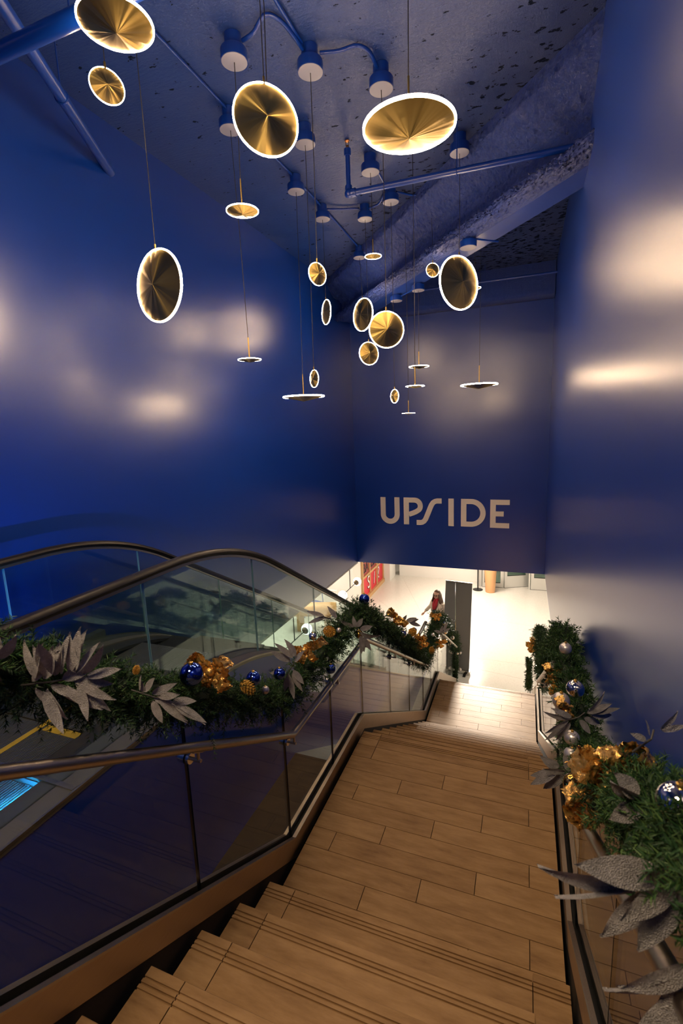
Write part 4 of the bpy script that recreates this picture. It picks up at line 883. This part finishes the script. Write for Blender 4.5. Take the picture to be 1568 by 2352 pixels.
for a, b_ in zip(YS[:-1], YS[1:]):
    build(MB().box((-4.97, a+.035, ZF+.13), (XF-.02, b_-.035, ZF+.79)), 'red_panel', M['red'], sf); build(MB().box((-4.97, a+.035, ZF+.86), (XF-.02, b_-.035, ZF+1.75)), 'poster_panel', M['poster'], sf)
    build(MB().box((-4.97, a+.035, ZF+1.82), (XF-.02, b_-.035, ZB)), 'upper_panel', M['poster'], sf)
def wall_text(body, y, z, size, m_, name='lettering'):
    cu = bpy.data.curves.new(name, 'FONT'); cu.body = body; cu.size = size; cu.extrude = .004; cu.align_x = 'CENTER'; cu.materials.append(m_)
    tmp = bpy.data.objects.new(name, cu); C.objects.link(tmp); dg = bpy.context.evaluated_depsgraph_get(); me = bpy.data.meshes.new_from_object(tmp.evaluated_get(dg)); bpy.data.objects.remove(tmp); bpy.data.curves.remove(cu)
    me.materials.clear(); me.materials.append(m_); o = bpy.data.objects.new(name, me); C.objects.link(o); o.parent = sf; o.location = (XF-.012+4.95, y-15.5, z-ZF); o.rotation_euler = (PI/2, 0, PI/2); return o
for t_, y, z in (('SH', 14.52, 1.32), ('BA', 14.52, .96), ('EN', 15.31, 1.32), ('EB', 15.31, .96), ('IR', 16.12, 1.32)): wall_text(t_, y, ZF+z, .46, M['ink'])
for t_, y, z, sc in (('S', 14.78, .30, .62), ('/', 15.42, .28, .58), ('?', 15.95, .30, .62)):
    wall_text(t_, y, ZF+z, sc*1.12, M['ink'], 'painted_letter'); o = wall_text(t_, y+.004, ZF+z+.02, sc, M['paint_white'], 'painted_letter'); o.location.x += .006
struct(build(MB().box((-5.05, 16.56, ZF), (-4.62, 17.35, ZB)), 'wall_pier', M['white']))
struct(build(MB().box((-5.6, 13.4, ZF), (-4.92, 14.11, ZB)), 'wall_return', M['white']))
struct(build(MB().box((-8.9, 13.55, ZF), (-5.6, 13.75, ZB)), 'wall_cafe', M['white']))
# cafe corner behind the left wall
M['oak'] = mat('light_oak', (.58, .34, .14), .5); v_ = coords(M['oak'], (2, 30, 30)); L(M['oak'], ramp(M['oak'], noise(M['oak'], v_, 2, 4), [(.3, (.46, .25, .09)), (.7, (.66, .41, .19))]), B(M['oak']).inputs['Base Color'])
bt = thing('oak_counter', (-5.45, 11.75, ZF), 'rounded light oak counter in the cafe corner below the left wall', 'counter')
build(MB().tube([(-6.2, 11.55, ZF+.62), (-4.95, 11.95, ZF+.62)], .20, 24), 'body', M['oak'], bt, smooth=True)
for u in (.2, .8): p = np.array([-6.2, 11.55])*(1-u)+np.array([-4.95, 11.95])*u; build(MB().box((p[0]-.05, p[1]-.14, ZF), (p[0]+.05, p[1]+.14, ZF+.5)), 'leg', M['oak'], bt)
def chair(c, rot, label, m_):
    t = thing('cafe_chair', (*c, ZF), label, 'chair'); R_ = np.array([[math.cos(rot), -math.sin(rot)], [math.sin(rot), math.cos(rot)]])
    W = lambda x, y, z: (*(np.array(c)+R_@np.array([x, y])), ZF+z)
    for x, y in ((-.2, -.2), (.2, -.2), (.2, .2), (-.2, .2)): build(MB().cyl(W(x*1.1, y*1.1, 0), W(x*.9, y*.9, .45 if y < 0 else .85), .014, 8), 'leg', m_, t, smooth=True)
    q = MB(); q.prism_z([W(-.21, -.21, 0)[:2], W(.21, -.21, 0)[:2], W(.21, .21, 0)[:2], W(-.21, .21, 0)[:2]], ZF+.44, ZF+.47); build(q, 'seat', m_, t)
    q = MB(); q.tube([W(-.19, .19, .8), W(0, .24, .82), W(.19, .19, .8)], .03, 8); build(q, 'backrest', m_, t, smooth=True)
chair((-5.35, 12.65), .6, 'white cafe chair behind the light oak counter', M['white'])
chair((-5.95, 12.6), -.3, 'blue cafe chair behind the light oak counter', mat('blue_chair', (.03, .09, .3), .5))
pb_ = thing('wall_poster', (-5.9, 13.5, -2.0), 'magenta poster on the cafe wall below the shaft edge', 'poster')
build(MB().box((-6.15, 13.53, -1.75), (-5.65, 13.548, -1.25)), 'frame', M['timber'], pb_); build(MB().box((-6.12, 13.522, -1.72), (-5.68, 13.53, -1.28)), 'print', mat('magenta_print', (.45, .03, .16), .5), pb_)

# ------------------------------------------------------------------ the woman walking past
def woman():
    base = np.array([-1.93, 11.38, ZF]); fw = unit(np.array([-.50, -.86, 0])); rt = np.array([fw[1], -fw[0], 0]); up = np.array([0, 0, 1.0])
    W = lambda x, y, z: base+rt*x+fw*y+up*z
    root = thing('person', tuple(base), 'woman in a beige coat and red scarf walking past the grey banner', 'person')
    q = MB()
    def T(pts, r, k=14): q.tube([W(*p) for p in pts], r, k)
    def E(c, r, sc): q.ball(W(*c), r, 20, 14, sc)
    # legs in mid-stride, shoes
    for s_, dy in ((1, .16), (-1, -.16)):
        T([(s_*.085, 0, .92), (s_*.09, dy*.55+.03, .50), (s_*.09, dy, .09)], [.088, .062, .042]); T([(s_*.09, dy-.05, .045), (s_*.095, dy+.16, .035)], [.045, .036])
    # torso under the coat: hips to shoulders, flaring hem
    prof = [(.62, .185, .15), (.80, .18, .14), (.95, .165, .125), (1.08, .15, .115), (1.22, .165, .12), (1.32, .175, .105), (1.375, .12, .08), (1.40, .065, .06)]
    th = np.arange(24)*2*PI/24; V = []
    for z, a, b_ in prof:
        for t in th: V.append(W(a*math.cos(t), b_*math.sin(t)+.012*(z < .9), z))
    n = len(prof); F = [(i*24+j, i*24+(j+1) % 24, (i+1)*24+(j+1) % 24, (i+1)*24+j) for i in range(n-1) for j in range(24)]+[tuple(range(23, -1, -1)), tuple((n-1)*24+j for j in range(24))]; q.add(V, F)
    # arms: the right one swung out to the side, the left one bent forward
    T([(.165, 0, 1.335), (.27, -.03, 1.16), (.40, .02, 1.00)], [.062, .052, .040]); T([(.40, .02, 1.0), (.435, .035, .955)], [.026, .022], 10)
    T([(-.165, 0, 1.335), (-.21, -.03, 1.10), (-.19, .13, .93)], [.062, .054, .042]); T([(-.19, .13, .93), (-.185, .175, .905)], [.026, .022], 10)
    # hands: palm and five fingers each
    for (hx, hy, hz), d, side in (((.455, .045, .925), np.array([.5, .25, -.83]), np.array([0, 1, .3])), ((-.18, .20, .885), np.array([.1, .8, -.55]), np.array([1, -.1, 0]))):
        d = d/np.linalg.norm(d); side = side-d*(side@d); side /= np.linalg.norm(side); p0 = np.array([hx, hy, hz])
        T([p0-d*.02, p0+d*.045], [.026, .030], 10)
        for k, l_ in zip((-1.5, -.5, .5, 1.5), (.058, .068, .064, .050)): a = p0+d*.045+side*k*.0165; nrm = np.cross(d, side); T([a, a+d*l_*.5, a+d*l_*.85+nrm*l_*.3], [.0095, .009, .0075], 8)
        a = p0+d*.0+side*.028; T([a, a+side*.022+d*.02, a+side*.03+d*.045], [.011, .010, .008], 8)
    # neck and head, bowed a little and turned to her right
    T([(0, .0, 1.37), (0, .018, 1.47)], [.055, .050])
    hc = np.array([.012, .035, 1.545])
    E(hc, .1, (.80, .80, 1.08)); E(hc+[0, .02, -.062], .07, (.86, .86, .9)); E(hc+[.0, .083, -.028], .019, (1, 1, 1.4)); E(hc+[.078, -.005, -.02], .022, (.5, .8, 1.3)); E(hc+[-.078, -.005, -.02], .022, (.5, .8, 1.3)); E(hc+[0, .070, -.075], .021, (1.25, .7, .45))
    o = build(q, 'body', None, root)
    md = o.modifiers.new('fuse', 'REMESH'); md.mode = 'VOXEL'; md.voxel_size = .009; md.use_smooth_shade = True
    sm = o.modifiers.new('relax', 'SMOOTH'); sm.iterations = 3; sm.factor = .5
    dg = bpy.context.evaluated_depsgraph_get(); me = bpy.data.meshes.new_from_object(o.evaluated_get(dg)); o.modifiers.clear(); o.data = me
    for m_ in (mat('beige_wool_coat', (.56, .46, .38), .8), mat('skin', (.56, .31, .22), .5), mat('dark_trousers', (.02, .022, .035), .8), mat('brown_shoes', (.05, .03, .02), .5)): me.materials.append(m_)
    for pl_ in me.polygons:
        z = pl_.center.z; loc = np.array(pl_.center); x_ = loc@rt; y_ = loc@fw
        arm = abs(x_) > .15 and z > .84 and z < 1.4
        mi = 0
        if z < .10: mi = 3
        elif z < .60: mi = 2
        elif z > 1.405: mi = 1
        if (x_ > .395 and z < 1.0) or (x_ < -.10 and y_ > .15 and .80 < z < .94): mi = 1
        pl_.material_index = mi; pl_.use_smooth = True
    hair_m = mat('dark_brown_hair', (.035, .018, .010), .45); v2 = coords(hair_m, (60, 60, 4)); L(hair_m, ramp(hair_m, noise(hair_m, v2, 3, 4), [(.3, (.02, .010, .006)), (.75, (.13, .060, .028))]), B(hair_m).inputs['Base Color'])
    q = MB()
    # hair: cap over the skull and long locks down both sides and the back
    th = np.linspace(0, 2*PI, 40, endpoint=False); V = []; rows = 14
    for i in range(rows):
        u = i/(rows-1)
        for t in th:
            fr = max(0, math.sin(t))                                   # 1 towards the face
            lim = 1.50-.62*fr**.7                                       # polar angle covered: less over the forehead
            a = u*lim; rr = .098
            V.append(W(hc[0]+rr*.90*math.sin(a)*math.cos(t), hc[1]-.004+rr*.94*math.sin(a)*math.sin(t), hc[2]+.006+rr*1.13*math.cos(a)))
    q.add(V, [(i*40+j, (i+1)*40+j, (i+1)*40+(j+1) % 40, i*40+(j+1) % 40) for i in range(rows-1) for j in range(40)])
    rng = np.random.default_rng(3)
    for k in range(46):
        t = math.radians(rng.uniform(158, 382)); s0 = np.array([hc[0]+.086*math.cos(t), hc[1]-.005+.086*math.sin(t), hc[2]+.02]); ln = rng.uniform(.25, .37)
        w1 = rng.uniform(-.02, .02); out = .02+.03*rng.random()
        pts = [s0, s0+[.012*math.cos(t), .012*math.sin(t), -.09], s0+[out*math.cos(t)+w1, out*math.sin(t), -.2], s0+[out*1.3*math.cos(t)-w1, out*1.4*math.sin(t)+.01, -ln]]
        q.tube([W(*p) for p in pts], [.016, .019, .016, .003], 7)
    build(q, 'hair', hair_m, root, smooth='all')
    q = MB(); q.tube([W(.058*math.cos(t), .018+.06*math.sin(t), 1.435+.006*math.sin(2*t)) for t in np.linspace(0, 2*PI, 20)], .026, 10, caps=False)
    q.tube([W(.03, .085, 1.42), W(.04, .125, 1.30), W(.03, .135, 1.17)], [.03, .045, .04], 10); q.tube([W(-.03, .085, 1.42), W(-.02, .128, 1.30), W(0, .135, 1.20)], [.03, .042, .03], 10)
    build(q, 'scarf', mat('red_scarf', (.36, .012, .022), .8), root, smooth='all')
    q = MB(); q.tube([W(.035, .118, 1.24), W(.02, .128, 1.1), W(.01, .14, .90)], [.03, .045, .05], 10); build(q, 'jumper', mat('navy_jumper', (.012, .014, .035), .8), root, smooth='all')
    q = MB()
    for s_ in (1, -1): q.tube([W(s_*.12, .10, 1.34), W(s_*.10, .128, 1.22), W(s_*.085, .130, .95), W(s_*.10, .145, .64)], [.02, .034, .03, .03], 8)
    build(q, 'lapel', bpy.data.materials['beige_wool_coat'], root, smooth='all')
    q = MB()
    for s_ in (1, -1): q.tube([W(hc[0]+s_*.034+.026*math.cos(t), hc[1]+.094, hc[2]-.012+.022*math.sin(t)) for t in np.linspace(0, 2*PI, 16)], .0028, 6, caps=False); q.tube([W(hc[0]+s_*.06, hc[1]+.092, hc[2]-.006), W(hc[0]+s_*.082, hc[1], hc[2])], .0025, 6)
    q.tube([W(hc[0]-.009, hc[1]+.098, hc[2]-.008), W(hc[0]+.009, hc[1]+.098, hc[2]-.008)], .0025, 6); build(q, 'glasses', M['dark_metal'], root)
    q = MB()
    for s_ in (1, -1): q.ball(W(hc[0]+s_*.033, hc[1]+.074, hc[2]-.012), .013, 10, 8)
    build(q, 'eyes', mat('dark_eyes', (.03, .02, .015), .3), root, smooth='all')
    q = MB().ball(W(hc[0], hc[1]+.081, hc[2]-.076), .014, 10, 8, (1.5, .8, .5)); build(q, 'mouth', mat('lips', (.45, .10, .09), .5), root, smooth='all')
    bag = thing('shoulder_bag', tuple(W(-.24, -.04, .80)), 'dark red shoulder bag hanging at the woman\'s side', 'bag')
    c0 = W(-.31, -.06, .93); q = MB().ball(c0, .1, 16, 12, (.7, 1.1, 1.2)); build(q, 'pouch', mat('dark_red_leather', (.16, .012, .015), .45), bag, smooth='all')
    build(MB().tube([c0+[0, 0, .1], W(-.19, .03, 1.3), W(-.13, .02, 1.40), W(-.13, -.07, 1.32), c0+[0, 0, .1]], .008, 6), 'strap', mat('dark_strap', (.03, .015, .02), .6), bag)
woman()
